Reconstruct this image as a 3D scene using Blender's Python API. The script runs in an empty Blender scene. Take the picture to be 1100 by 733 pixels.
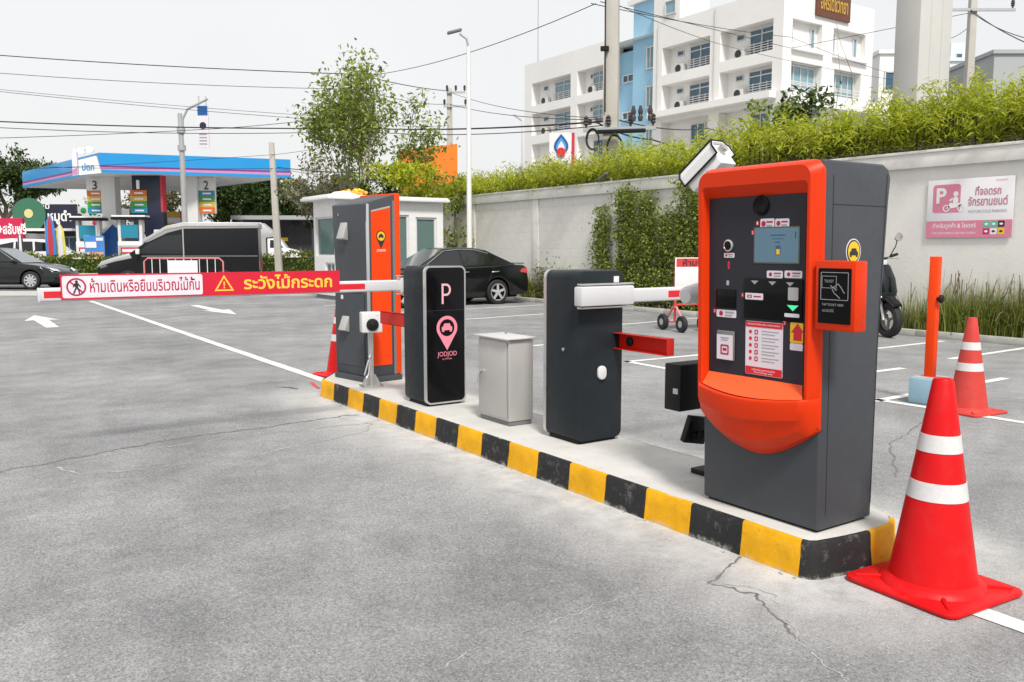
import bpy, bmesh, math, random
import numpy as np
from mathutils import Vector, Matrix

SC = bpy.context.scene
COL = SC.collection
R = math.radians
rng = random.Random(7)
nrg = np.random.default_rng(11)

# ------------------------------------------------------------------ camera
CAM_H, YAW, PITCH, FPX = 1.45, R(34.1787), R(6.2061), 915.0
cd = bpy.data.cameras.new('camera')
cd.sensor_width = 36.0
cd.lens = FPX / 1100.0 * 36.0
cd.clip_start = 0.05
cd.clip_end = 3000
cam = bpy.data.objects.new('camera', cd)
COL.objects.link(cam)
cam.location = (0, 0, CAM_H)
cam.rotation_euler = (R(90) - PITCH, 0, -YAW)
SC.camera = cam

# ------------------------------------------------------------------ world, sun, exposure
to_sun = Vector((-0.24, -0.62, 0.86)).normalized()
W = bpy.data.worlds.new('World')
SC.world = W
W.use_nodes = True
wn = W.node_tree
wn.nodes.clear()
wo = wn.nodes.new('ShaderNodeOutputWorld')
bg = wn.nodes.new('ShaderNodeBackground')
sky = wn.nodes.new('ShaderNodeTexSky')
sky.sky_type = 'NISHITA'
sky.sun_disc = False
sky.sun_elevation = math.asin(to_sun.z)
sky.sun_rotation = math.atan2(to_sun.x, to_sun.y)
sky.dust_density = 6
sky.air_density = 1.2
wm = wn.nodes.new('ShaderNodeMix')
wm.data_type = 'RGBA'
wm.inputs[0].default_value = 0.86          # thin white overcast over the clear sky
cl = wn.nodes.new('ShaderNodeTexNoise')
cl.inputs['Scale'].default_value = 1.6
cl.inputs['Detail'].default_value = 5
cr = wn.nodes.new('ShaderNodeValToRGB')
cr.color_ramp.elements[0].position = 0.3
cr.color_ramp.elements[0].color = (7.15, 7.2, 7.3, 1)
cr.color_ramp.elements[1].position = 0.72
cr.color_ramp.elements[1].color = (7.9, 7.9, 7.85, 1)
wn.links.new(cl.outputs['Fac'], cr.inputs['Fac'])
wn.links.new(sky.outputs['Color'], wm.inputs[6])
wn.links.new(cr.outputs['Color'], wm.inputs[7])
wn.links.new(wm.outputs[2], bg.inputs['Color'])
bg.inputs['Strength'].default_value = 0.10
wn.links.new(bg.outputs['Background'], wo.inputs['Surface'])

sl = bpy.data.lights.new('sun', 'SUN')
sl.energy = 2.9
sl.angle = R(10)
sl.color = (1.0, 0.965, 0.91)
sun = bpy.data.objects.new('sun', sl)
COL.objects.link(sun)
sun.rotation_euler = to_sun.to_track_quat('Z', 'Y').to_euler()
sun.location = (0, 0, 30)

SC.view_settings.view_transform = 'Standard'
SC.view_settings.look = 'None'
SC.view_settings.exposure = 0.40
SC.view_settings.gamma = 1
SC.view_settings.use_curve_mapping = False

# ------------------------------------------------------------------ helpers
def at(px, py, d):
    """world point seen at a photograph pixel at horizontal distance d (metres) along the view"""
    t = (366.5 - py) / FPX
    hp = d * (t * math.cos(PITCH) - math.sin(PITCH)) / (math.cos(PITCH) + t * math.sin(PITCH))
    lat = (px - 550.0) / FPX * (d * math.cos(PITCH) - hp * math.sin(PITCH))
    return Vector((lat * math.cos(YAW) + d * math.sin(YAW), -lat * math.sin(YAW) + d * math.cos(YAW), CAM_H + hp))

def gxy(px, d):
    p = at(px, 267, d)
    return (p.x, p.y)

def hz(py, d):
    return at(550, py, d).z

class MB:
    def __init__(s):
        s.v = []; s.f = []
    def add(s, vs, fs):
        o = len(s.v)
        s.v += [tuple(v) for v in vs]
        s.f += [tuple(i + o for i in f) for f in fs]
        return s
    def box(s, x0, x1, y0, y1, z0, z1):
        return s.add([(x0,y0,z0),(x1,y0,z0),(x1,y1,z0),(x0,y1,z0),(x0,y0,z1),(x1,y0,z1),(x1,y1,z1),(x0,y1,z1)],
                     [(0,3,2,1),(4,5,6,7),(0,1,5,4),(1,2,6,5),(2,3,7,6),(3,0,4,7)])
    def obox(s, c, size, rot=(0,0,0)):
        from mathutils import Euler
        m = Euler(rot).to_matrix(); c = Vector(c)
        hx, hy, hz_ = size[0]/2, size[1]/2, size[2]/2
        vs = [c + m @ Vector((a*hx, b*hy, d*hz_)) for d in (-1,1) for a, b in ((-1,-1),(1,-1),(1,1),(-1,1))]
        return s.add(vs, [(0,3,2,1),(4,5,6,7),(0,1,5,4),(1,2,6,5),(2,3,7,6),(3,0,4,7)])
    def tube(s, p0, p1, r0, r1=None, n=12, cap=True):
        return s.path([p0, p1], [r0, r0 if r1 is None else r1], n, cap)
    def path(s, pts, rad, n=8, cap=True):
        pts = [Vector(p) for p in pts]
        if not isinstance(rad, (list, tuple)): rad = [rad]*len(pts)
        vs = []; fs = []; ref = None
        for i, p in enumerate(pts):
            t = (pts[min(i+1, len(pts)-1)] - pts[max(i-1, 0)]).normalized()
            if ref is None:
                ref = Vector((0,0,1)) if abs(t.z) < 0.9 else Vector((1,0,0))
            u = (ref - t*ref.dot(t)).normalized(); w = t.cross(u); ref = u
            for k in range(n):
                a = 2*math.pi*k/n
                vs.append(p + (u*math.cos(a) + w*math.sin(a))*rad[i])
        for i in range(len(pts)-1):
            for k in range(n):
                fs.append((i*n+k, i*n+(k+1)%n, (i+1)*n+(k+1)%n, (i+1)*n+k))
        if cap:
            fs.append(tuple(range(n-1,-1,-1))); fs.append(tuple((len(pts)-1)*n+k for k in range(n)))
        return s.add(vs, fs)
    def lathe(s, prof, n=24, c=(0,0,0), axis='z', cap=True):
        vs = []; fs = []
        for r, z in prof:
            for k in range(n):
                a = 2*math.pi*k/n
                x, y = r*math.cos(a), r*math.sin(a)
                if axis == 'z': q = (x, y, z)
                elif axis == 'y': q = (x, z, y)
                else: q = (z, x, y)
                vs.append((q[0]+c[0], q[1]+c[1], q[2]+c[2]))
        m = len(prof)
        for i in range(m-1):
            for k in range(n):
                fs.append((i*n+k, i*n+(k+1)%n, (i+1)*n+(k+1)%n, (i+1)*n+k))
        if cap:
            if prof[0][0] > 1e-6: fs.append(tuple(range(n)))
            if prof[-1][0] > 1e-6: fs.append(tuple((m-1)*n+k for k in range(n)))
        return s.add(vs, fs)
    def prism(s, poly, plane, a0, a1):
        def put(p, a):
            if plane == 'xz': return (p[0], a, p[1])
            if plane == 'yz': return (a, p[0], p[1])
            return (p[0], p[1], a)
        n = len(poly)
        vs = [put(p, a0) for p in poly] + [put(p, a1) for p in poly]
        fs = [tuple(range(n)), tuple(range(2*n-1, n-1, -1))] + [(i, (i+1)%n, n+(i+1)%n, n+i) for i in range(n)]
        return s.add(vs, fs)
    def quad(s, a, b, c, d):
        return s.add([a,b,c,d], [(0,1,2,3)])
    def loft(s, rings, closed=True, cap=True):
        n = len(rings[0]); vs = [p for r in rings for p in r]; fs = []
        for i in range(len(rings)-1):
            for k in range(n if closed else n-1):
                fs.append((i*n+k, i*n+(k+1)%n, (i+1)*n+(k+1)%n, (i+1)*n+k))
        if cap and closed:
            fs.append(tuple(range(n))); fs.append(tuple((len(rings)-1)*n+k for k in range(n)))
        return s.add(vs, fs)
    def mesh(s, name, mat, bevel=0, seg=2, smooth=True, ang=35, subdiv=0):
        bm = bmesh.new()
        vs = [bm.verts.new(v) for v in s.v]
        for f in s.f:
            try: bm.faces.new([vs[i] for i in f])
            except ValueError: pass
        bmesh.ops.recalc_face_normals(bm, faces=bm.faces)
        if bevel:
            es = [e for e in bm.edges if len(e.link_faces) == 2 and e.calc_face_angle(0) > R(28)]
            bmesh.ops.bevel(bm, geom=es, offset=bevel, segments=seg, profile=0.5, affect='EDGES', clamp_overlap=True)
        me = bpy.data.meshes.new(name)
        bm.to_mesh(me); bm.free()
        me.materials.append(M[mat] if isinstance(mat, str) else mat)
        if smooth:
            me.polygons.foreach_set('use_smooth', [True]*len(me.polygons))
            me.set_sharp_from_angle(angle=R(ang))
        return me
    def build(s, name, mat, parent=None, label=None, **kw):
        return link(name, s.mesh(name, mat, **kw), parent, label)

def link(name, me, parent=None, label=None):
    o = bpy.data.objects.new(name, me)
    COL.objects.link(o)
    if parent is not None: o.parent = parent
    if label: o['label'] = label
    return o

def tag(o, label, cat, group=None, kind=None):
    if label: o['label'] = label
    if cat: o['category'] = cat
    if group: o['group'] = group
    if kind: o['kind'] = kind
    return o

def thing(name, label, cat, loc=(0,0,0), rz=0, group=None):
    o = bpy.data.objects.new(name, None)
    o.empty_display_size = 0.2
    COL.objects.link(o)
    o.location = loc; o.rotation_euler = (0, 0, rz)
    return tag(o, label, cat, group)

def struct(o):
    o['kind'] = 'structure'; return o

def copy_tree(o, parent=None):
    c = o.copy(); COL.objects.link(c); c.parent = parent
    for ch in list(o.children): copy_tree(ch, c)
    return c

FR = {'-y': ((1,0,0),(0,0,1),(0,-1,0)), '+y': ((-1,0,0),(0,0,1),(0,1,0)),
      '-x': ((0,-1,0),(0,0,1),(-1,0,0)), '+x': ((0,1,0),(0,0,1),(1,0,0)), 'z': ((1,0,0),(0,1,0),(0,0,1))}

def frame(face):
    if isinstance(face, str): return tuple(Vector(v) for v in FR[face])
    return tuple(Vector(v) for v in face)

def rrect(w, h, r, n=6, cx=0, cy=0):
    pts = []
    for (sx, sy, a0) in ((1,1,0),(-1,1,90),(-1,-1,180),(1,-1,270)):
        for i in range(n+1):
            a = R(a0 + 90*i/n)
            pts.append((cx + sx*(w/2-r) + r*math.cos(a), cy + sy*(h/2-r) + r*math.sin(a)))
    return pts

def circ(cx, cy, r, n=24, ry=None):
    return [(cx + r*math.cos(2*math.pi*k/n), cy + (ry or r)*math.sin(2*math.pi*k/n)) for k in range(n)]

class Decal:
    """flat printed shapes on a face: 2-D polygons laid a hair proud of it"""
    def __init__(s, face, origin, off=0.0, t=0.0012):
        s.u, s.w, s.n = frame(face); s.o = Vector(origin) + s.n*off; s.t = t; s.mb = MB()
    def P(s, p, a=0): return s.o + s.u*p[0] + s.w*p[1] + s.n*a
    def poly(s, pts):
        n = len(pts)
        s.mb.add([s.P(p) for p in pts] + [s.P(p, s.t) for p in pts],
                 [tuple(range(n)), tuple(range(2*n-1, n-1, -1))] + [(i,(i+1)%n,n+(i+1)%n,n+i) for i in range(n)])
        return s
    def rect(s, x0, x1, y0, y1): return s.poly([(x0,y0),(x1,y0),(x1,y1),(x0,y1)])
    def line(s, p, q, w):
        d = Vector((q[0]-p[0], q[1]-p[1])).normalized(); k = (-d.y*w/2, d.x*w/2)
        return s.poly([(p[0]+k[0],p[1]+k[1]),(q[0]+k[0],q[1]+k[1]),(q[0]-k[0],q[1]-k[1]),(p[0]-k[0],p[1]-k[1])])
    def pline(s, pts, w, closed=False):
        m = list(pts) + ([pts[0]] if closed else [])
        for a, b in zip(m[:-1], m[1:]): s.line(a, b, w)
        return s
    def band(s, outer, inner):
        n = len(outer)
        vs = [s.P(p) for p in outer]+[s.P(p) for p in inner]+[s.P(p,s.t) for p in outer]+[s.P(p,s.t) for p in inner]
        fs = []
        for i in range(n):
            j = (i+1) % n
            fs += [(i,j,n+j,n+i),(2*n+i,2*n+j,3*n+j,3*n+i),(i,j,2*n+j,2*n+i),(n+i,n+j,3*n+j,3*n+i)]
        s.mb.add(vs, fs); return s
    def ring(s, cx, cy, r0, r1, n=32): return s.band(circ(cx,cy,r1,n), circ(cx,cy,r0,n))
    def build(s, name, mat, parent=None, label=None):
        return s.mb.build(name, mat, parent, label, smooth=False)

def text(body, mat, parent, origin, face, w, h, off=0.002, bold=0.0, name='lettering', shear=0.0, t=0.0006):
    c = bpy.data.curves.new('lettering', 'FONT')
    c.body = body; c.size = 1; c.offset = bold; c.resolution_u = 3; c.shear = shear
    o = bpy.data.objects.new('lettering', c); COL.objects.link(o)
    dg = bpy.context.evaluated_depsgraph_get()
    me = bpy.data.meshes.new_from_object(o.evaluated_get(dg))
    bpy.data.objects.remove(o); bpy.data.curves.remove(c)
    n = len(me.vertices)
    if n == 0: return None
    co = np.empty(n*3); me.vertices.foreach_get('co', co); co = co.reshape(-1, 3)
    lo, hi = co[:, :2].min(0), co[:, :2].max(0)
    q = (co[:, :2] - (lo+hi)/2) / np.maximum(hi-lo, 1e-6) * np.array([w, h])
    u, v, nn = (np.array(a) for a in frame(face))
    out = np.array(origin) + q[:, :1]*u + q[:, 1:]*v + off*nn
    me.vertices.foreach_set('co', out.ravel()); me.update()
    me.materials.clear(); me.materials.append(M[mat])
    return link(name, me, parent)

def leaf_mesh(name, V, mat):
    """V: (n,4,3) four-cornered leaves"""
    n = len(V); me = bpy.data.meshes.new(name)
    me.vertices.add(n*4); me.vertices.foreach_set('co', np.asarray(V, dtype=np.float32).ravel())
    me.loops.add(n*4); me.loops.foreach_set('vertex_index', np.arange(n*4, dtype=np.int32))
    me.polygons.add(n); me.polygons.foreach_set('loop_start', np.arange(0, n*4, 4, dtype=np.int32))
    me.update(calc_edges=True); me.materials.append(M[mat]); return me

def leaves(pos, L, Wd, droop=0.0, up=0.3, dirs=None):
    """rhombic leaves at pos (n,3)"""
    n = len(pos); L = np.broadcast_to(np.asarray(L, float), (n,)); Wd = np.broadcast_to(np.asarray(Wd, float), (n,))
    d = nrg.normal(size=(n,3)) if dirs is None else dirs + 0.35*nrg.normal(size=(n,3))
    d[:,2] -= droop
    d /= np.linalg.norm(d, axis=1, keepdims=True)
    nn = nrg.normal(size=(n,3)); nn[:,2] = np.abs(nn[:,2]) + up
    s = np.cross(d, nn); s /= np.linalg.norm(s, axis=1, keepdims=True) + 1e-9
    nrm = np.cross(s, d)
    V = np.empty((n,4,3))
    V[:,0] = pos; V[:,2] = pos + d*L[:,None]
    mid = pos + d*(L*0.45)[:,None] + nrm*(L*0.06)[:,None]
    V[:,1] = mid + s*(Wd/2)[:,None]; V[:,3] = mid - s*(Wd/2)[:,None]
    return V

# ------------------------------------------------------------------ materials
M = {}
def nodes(name):
    m = bpy.data.materials.new(name); m.use_nodes = True
    nt = m.node_tree; b = nt.nodes['Principled BSDF']; M[name] = m
    return m, nt, b
def N(nt, typ, **kw):
    n = nt.nodes.new('ShaderNode'+typ)
    for k, v in kw.items():
        if k in n.inputs: n.inputs[k].default_value = v
        else: setattr(n, k, v)
    return n
def noise(nt, co, scale, detail=4, rough=0.55):
    n = N(nt, 'TexNoise', Scale=scale, Detail=detail, Roughness=rough)
    nt.links.new(co, n.inputs['Vector']); return n.outputs['Fac']
def ramp(nt, fac, stops):
    r = N(nt, 'ValToRGB'); e = r.color_ramp.elements
    while len(e) < len(stops): e.new(0.5)
    for i, (p, c) in enumerate(stops):
        e[i].position = p
        e[i].color = (c, c, c, 1) if isinstance(c, (int, float)) else (*c, 1)
    nt.links.new(fac, r.inputs['Fac']); return r.outputs['Color']
def mix(nt, fac, a, b, mode='MIX'):
    m = N(nt, 'Mix', data_type='RGBA', blend_type=mode)
    for sock, val in ((m.inputs[0], fac), (m.inputs[6], a), (m.inputs[7], b)):
        if isinstance(val, (int, float)): sock.default_value = val
        elif isinstance(val, tuple): sock.default_value = (*val, 1)
        else: nt.links.new(val, sock)
    return m.outputs[2]
def bump(nt, b, fac, strength, dist=0.01):
    n = N(nt, 'Bump', Strength=strength, Distance=dist)
    nt.links.new(fac, n.inputs['Height']); nt.links.new(n.outputs['Normal'], b.inputs['Normal'])
def objco(nt): return N(nt, 'TexCoord').outputs['Object']

def mat(name, col, rough=0.5, metal=0.0, var=0.06, scale=4.0, bmp=0.0, bscale=60, coat=0.0, dirt=0.0, dirtcol=(0.25,0.23,0.2), spec=0.5, emit=0.0):
    m, nt, b = nodes(name)
    co = objco(nt)
    n1 = noise(nt, co, scale, 5)
    c = mix(nt, 1.0, col, ramp(nt, n1, [(0.25, 1-var), (0.75, 1+var)]), 'MULTIPLY')
    if dirt:
        d = ramp(nt, noise(nt, co, scale*1.7+1, 8, 0.7), [(0.52, 0.0), (0.75, dirt)])
        c = mix(nt, d, c, dirtcol)
    nt.links.new(c, b.inputs['Base Color'])
    rr = ramp(nt, noise(nt, co, scale*3, 4), [(0.3, max(0.02, rough-0.06)), (0.7, min(1, rough+0.07))])
    nt.links.new(rr, b.inputs['Roughness'])
    b.inputs['Metallic'].default_value = metal
    b.inputs['Coat Weight'].default_value = coat
    b.inputs['Coat Roughness'].default_value = 0.05
    b.inputs['Specular IOR Level'].default_value = spec
    if emit:
        nt.links.remove(b.inputs['Base Color'].links[0]); b.inputs['Base Color'].default_value = (0.02,0.02,0.02,1)
        b.inputs['Emission Color'].default_value = (*col, 1); b.inputs['Emission Strength'].default_value = emit
    if bmp: bump(nt, b, noise(nt, co, bscale, 3), bmp)
    return m

def leafmat(name, c0, c1, c2, trans=0.35, rough=0.5):
    m, nt, b = nodes(name)
    g = N(nt, 'NewGeometry'); co = objco(nt)
    rnd = g.outputs['Random Per Island']
    c = ramp(nt, rnd, [(0.0, c0), (0.55, c1), (1.0, c2)])
    c = mix(nt, 1.0, c, ramp(nt, noise(nt, co, 1.3, 3), [(0.3, 0.75), (0.7, 1.2)]), 'MULTIPLY')
    nt.links.new(c, b.inputs['Base Color']); b.inputs['Roughness'].default_value = rough
    b.inputs['Specular IOR Level'].default_value = 0.3
    t = N(nt, 'BsdfTranslucent'); nt.links.new(c, t.inputs['Color'])
    ms = N(nt, 'MixShader'); ms.inputs[0].default_value = trans
    nt.links.new(b.outputs[0], ms.inputs[1]); nt.links.new(t.outputs[0], ms.inputs[2])
    nt.links.new(ms.outputs[0], nt.nodes['Material Output'].inputs['Surface'])
    return m

def asphalt(name, dust=True, lo=(0.188,0.190,0.194), hi=(0.300,0.301,0.303)):
    m, nt, b = nodes(name)
    co = objco(nt)
    c = ramp(nt, noise(nt, co, 0.55, 9, 0.66), [(0.34, lo), (0.64, hi)])
    c = mix(nt, 1.0, c, ramp(nt, noise(nt, co, 2.3, 8, 0.72), [(0.35, 0.80), (0.64, 1.10)]), 'MULTIPLY')
    c = mix(nt, 1.0, c, ramp(nt, noise(nt, co, 62, 5, 0.8), [(0.34, 0.80), (0.68, 1.20)]), 'MULTIPLY')
    v = N(nt, 'TexVoronoi', Scale=150.0); nt.links.new(co, v.inputs['Vector'])
    c = mix(nt, 1.0, c, ramp(nt, v.outputs['Color'], [(0.1, 0.70), (0.8, 1.28)]), 'MULTIPLY')
    # scattered dark pits and pale stones
    v2 = N(nt, 'TexVoronoi', Scale=34.0); nt.links.new(co, v2.inputs['Vector'])
    c = mix(nt, ramp(nt, v2.outputs['Distance'], [(0.05, 0.55), (0.11, 0.0)]), c, (0.09,0.09,0.09))
    v3 = N(nt, 'TexVoronoi', Scale=70.0); nt.links.new(co, v3.inputs['Vector'])
    sv = N(nt, 'SeparateColor'); nt.links.new(v3.outputs['Color'], sv.inputs[0])
    near = ramp(nt, v3.outputs['Distance'], [(0.28, 1.0), (0.42, 0.0)])
    pale = mix(nt, 1.0, ramp(nt, sv.outputs[0], [(0.90, 0.0), (0.93, 0.5)]), near, 'MULTIPLY')
    darks = mix(nt, 1.0, ramp(nt, sv.outputs[1], [(0.84, 0.0), (0.88, 0.55)]), near, 'MULTIPLY')
    c = mix(nt, pale, c, (0.46,0.46,0.45)); c = mix(nt, darks, c, (0.10,0.10,0.102))
    if dust:
        sx = N(nt, 'SeparateXYZ'); nt.links.new(co, sx.inputs[0])
        # cement dust swept against the kerb: runs along x = 3.1 between the island's ends
        def rngmap(sock, a, bb, c0, d0):
            r = N(nt, 'MapRange', interpolation_type='SMOOTHSTEP')
            for i, val in enumerate((a, bb, c0, d0)): r.inputs[i+1].default_value = val
            nt.links.new(sock, r.inputs[0]); return r.outputs[0]
        k1 = rngmap(sx.outputs[0], 2.25, 3.12, 0.0, 1.0)
        k2 = rngmap(sx.outputs[0], 4.1, 4.6, 1.0, 0.15)
        k3 = rngmap(sx.outputs[1], 1.2, 2.4, 0.1, 1.0)
        k4 = rngmap(sx.outputs[1], 7.6, 9.2, 1.0, 0.0)
        def mul(a, c_):
            n = N(nt, 'Math', operation='MULTIPLY'); nt.links.new(a, n.inputs[0]); nt.links.new(c_, n.inputs[1]); return n.outputs[0]
        k = mul(mul(k1, k2), mul(k3, k4))
        pw = N(nt, 'Math', operation='POWER'); nt.links.new(k, pw.inputs[0]); pw.inputs[1].default_value = 1.25
        k = mul(pw.outputs[0], ramp(nt, noise(nt, co, 4.5, 8, 0.7), [(0.30, 0.35), (0.60, 1.0)]))
        c = mix(nt, k, c, (0.55,0.545,0.53))
        # pale dried cement smears elsewhere
        s = ramp(nt, noise(nt, co, 0.8, 9, 0.72), [(0.60, 0.0), (0.74, 0.45)])
        c = mix(nt, s, c, (0.40,0.395,0.38))
        s2 = ramp(nt, noise(nt, co, 1.15, 7, 0.68), [(0.58, 0.0), (0.78, 0.5)])
        c = mix(nt, s2, c, (0.145,0.145,0.145))
    nt.links.new(c, b.inputs['Base Color'])
    b.inputs['Roughness'].default_value = 0.9
    b.inputs['Specular IOR Level'].default_value = 0.25
    ad = N(nt, 'Math', operation='ADD'); nt.links.new(noise(nt, co, 70, 4, 0.7), ad.inputs[0]); nt.links.new(v.outputs['Distance'], ad.inputs[1])
    bump(nt, b, ad.outputs[0], 0.55, 0.006)
    return m

def kerbpaint(name, col, under, wear=0.55):
    m, nt, b = nodes(name)
    co = objco(nt)
    c = mix(nt, 1.0, col, ramp(nt, noise(nt, co, 6, 6, 0.7), [(0.3, 0.78), (0.7, 1.12)]), 'MULTIPLY')
    c = mix(nt, ramp(nt, noise(nt, co, 15, 9, 0.75), [(0.55, 0.0), (0.72, wear)]), c, under)
    c = mix(nt, ramp(nt, noise(nt, co, 42, 5, 0.7), [(0.62, 0.0), (0.70, wear)]), c, (0.05,0.045,0.04))
    # cement splashes left along the foot
    sz = N(nt, 'SeparateXYZ'); nt.links.new(co, sz.inputs[0])
    ad = N(nt, 'Math', operation='MULTIPLY_ADD'); nt.links.new(noise(nt, co, 9, 7, 0.75), ad.inputs[0]); ad.inputs[1].default_value = -0.16; nt.links.new(sz.outputs[2], ad.inputs[2])
    c = mix(nt, ramp(nt, noise(nt, co, 30, 6, 0.8), [(0.66, 0.0), (0.72, 0.5)]), c, (0.33,0.32,0.30))
    mr = N(nt, 'MapRange'); nt.links.new(ad.outputs[0], mr.inputs[0])
    for i_, v_ in enumerate((-0.090, -0.066, 0.7, 0.0)): mr.inputs[i_+1].default_value = v_
    c = mix(nt, mr.outputs[0], c, (0.42,0.41,0.385))
    nt.links.new(c, b.inputs['Base Color']); b.inputs['Roughness'].default_value = 0.62; b.inputs['Specular IOR Level'].default_value = 0.22
    bump(nt, b, noise(nt, co, 28, 6, 0.7), 0.5, 0.008)
    return m

asphalt('asphalt')
asphalt('road', dust=False, lo=(0.11,0.11,0.112), hi=(0.17,0.168,0.165))
kerbpaint('kerb_yellow', (0.74,0.37,0.006), (0.56,0.33,0.06), 0.45)
kerbpaint('kerb_black', (0.022,0.022,0.023), (0.20,0.195,0.19), 0.75)
mat('island_concrete', (0.50,0.49,0.465), 0.85, var=0.10, scale=3, bmp=0.5, bscale=70, dirt=0.35, dirtcol=(0.33,0.32,0.30))
mat('pavement', (0.42,0.41,0.39), 0.88, var=0.12, scale=1.2, bmp=0.3, dirt=0.3)
mat('line_paint', (0.66,0.66,0.64), 0.75, var=0.10, scale=5, dirt=0.55, dirtcol=(0.30,0.30,0.29), bmp=0.3, bscale=90)
mat('red_line', (0.55,0.04,0.05), 0.7, dirt=0.4)
mat('crack_dark', (0.155,0.155,0.155), 0.95, var=0.3, scale=20)
mat('crack_pale', (0.36,0.357,0.35), 0.95, var=0.25, scale=12)
mat('patch', (0.135,0.135,0.135), 0.9, var=0.2, scale=15, bmp=0.4)
mat('soil', (0.12,0.09,0.065), 0.95, var=0.4, scale=18, bmp=0.8, bscale=40)
mat('bed_kerb', (0.46,0.45,0.42), 0.9, var=0.12, scale=3, dirt=0.3, bmp=0.3)
mat('wall_plaster', (0.73,0.715,0.675), 0.88, var=0.07, scale=1.1, bmp=0.35, bscale=18, dirt=0.18, dirtcol=(0.38,0.36,0.33))
mat('wall_block', (0.70,0.685,0.645), 0.9, var=0.06, scale=2.2, bmp=0.5, bscale=45, dirt=0.15)
mat('wall_coping', (0.71,0.695,0.66), 0.85, var=0.07, scale=1.5, bmp=0.3, dirt=0.3, dirtcol=(0.30,0.28,0.25))
mat('grey_paint', (0.054,0.060,0.069), 0.45, spec=0.3, var=0.04, scale=6, bmp=0.04, bscale=220, dirt=0.10, dirtcol=(0.12,0.12,0.12))
mat('dark_panel', (0.027,0.028,0.036), 0.42, spec=0.2, var=0.05, bmp=0.03, bscale=200)
mat('orange_paint', (0.64,0.034,0.002), 0.40, var=0.04, scale=5, bmp=0.03, bscale=200, spec=0.2)
mat('orange_sheen', (0.76,0.10,0.025), 0.45, var=0.04, scale=5, spec=0.3)  # orange paint made paler, with the tray floor's gloss in its colour
mat('black_gloss', (0.004,0.004,0.005), 0.14, var=0.05, spec=0.16)
mat('black_matte', (0.008,0.008,0.009), 0.55, spec=0.25, var=0.1, scale=9)
mat('charcoal', (0.016,0.021,0.025), 0.45, spec=0.18, var=0.05, scale=5, bmp=0.05, bscale=260, dirt=0.12, dirtcol=(0.07,0.07,0.07))
mat('silver_trim', (0.62,0.62,0.61), 0.30, metal=0.85)
mat('steel', (0.55,0.545,0.53), 0.34, metal=0.8, var=0.10, scale=8, dirt=0.25, dirtcol=(0.30,0.27,0.24))
mat('cabinet', (0.45,0.445,0.43), 0.42, metal=0.25, var=0.05, scale=4, bmp=0.05, bscale=180)
mat('cabinet_top', (0.52,0.515,0.50), 0.5, metal=0.1, var=0.08, dirt=0.2)
mat('cabinet_plinth', (0.16,0.16,0.16), 0.6)
mat('white_paint', (0.74,0.74,0.735), 0.42, var=0.04, scale=5, dirt=0.15, dirtcol=(0.5,0.49,0.46))
mat('white_plastic', (0.64,0.64,0.65), 0.35, var=0.03)
mat('arm_white', (0.58,0.58,0.60), 0.38, var=0.03, dirt=0.12, dirtcol=(0.5,0.5,0.48))
mat('reflect_red', (0.62,0.010,0.022), 0.45, var=0.08, scale=25)
mat('sign_red', (0.60,0.006,0.030), 0.5, var=0.03)
mat('sign_white', (0.70,0.66,0.72), 0.5, var=0.03)
mat('text_red', (0.42,0.008,0.05), 0.5, var=0.02)
mat('text_yellow', (0.85,0.55,0.05), 0.5, var=0.02)
mat('text_white', (0.80,0.80,0.80), 0.5, var=0.02)
mat('text_grey', (0.33,0.33,0.34), 0.5, var=0.02)
mat('text_black', (0.02,0.02,0.022), 0.5, var=0.02)
mat('bracket_red', (0.55,0.014,0.006), 0.45, spec=0.25, var=0.07, scale=8, dirt=0.15, dirtcol=(0.3,0.05,0.03))
mat('cone_red', (0.60,0.006,0.008), 0.45, spec=0.2, var=0.08, scale=5, dirt=0.28, dirtcol=(0.36,0.06,0.055), bmp=0.05, bscale=30)
mat('cone_faded', (0.52,0.050,0.04), 0.55, spec=0.25, var=0.10, scale=7, dirt=0.35, dirtcol=(0.42,0.12,0.10))
mat('reflective_band', (0.62,0.61,0.61), 0.35, var=0.06, scale=40)
mat('led_pink', (1.0,0.27,0.36), 0.4, emit=0.75)
mat('led_white', (1.0,0.50,0.55), 0.4, emit=0.75)
mat('led_green', (0.05,0.9,0.35), 0.4, emit=0.8)
mat('screen', (0.20,0.40,0.55), 0.2, emit=0.30, var=0.10, scale=3)
mat('screen_edge', (0.30,0.33,0.14), 0.3, emit=0.15)
mat('screen_dark', (0.03,0.09,0.20), 0.3)
mat('yellow', (0.80,0.50,0.01), 0.45)
mat('rubber', (0.014,0.014,0.015), 0.75, var=0.2, scale=20)
mat('car_black', (0.005,0.0065,0.008), 0.16, var=0.05, coat=0.35)
mat('car_glass', (0.008,0.010,0.012), 0.05, var=0.02, coat=0.5)
mat('windscreen', (0.10,0.12,0.13), 0.04, coat=0.8, var=0.1)
mat('chrome', (0.70,0.70,0.70), 0.15, metal=1.0)
mat('rim_silver', (0.50,0.50,0.51), 0.35, metal=0.2)
mat('tail_red', (0.50,0.06,0.07), 0.2, coat=0.5)
mat('head_lamp', (0.62,0.64,0.66), 0.12, coat=0.5, metal=0.2)
mat('car_white', (0.66,0.66,0.67), 0.25, coat=0.5, var=0.03)
mat('car_blue', (0.05,0.30,0.60), 0.25, coat=0.5)
mat('van_black', (0.009,0.010,0.012), 0.3, spec=0.25, var=0.06)
mat('van_silver', (0.42,0.42,0.42), 0.32, metal=0.3, var=0.05)
mat('orange_bright', (0.80,0.055,0.003), 0.45, var=0.05, spec=0.2)
mat('pale_blue', (0.26,0.42,0.52), 0.6, var=0.10, dirt=0.3)
mat('tube_pink', (0.62,0.20,0.20), 0.45, var=0.12, scale=6)
mat('tube_red', (0.58,0.05,0.05), 0.45, var=0.1)
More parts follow.
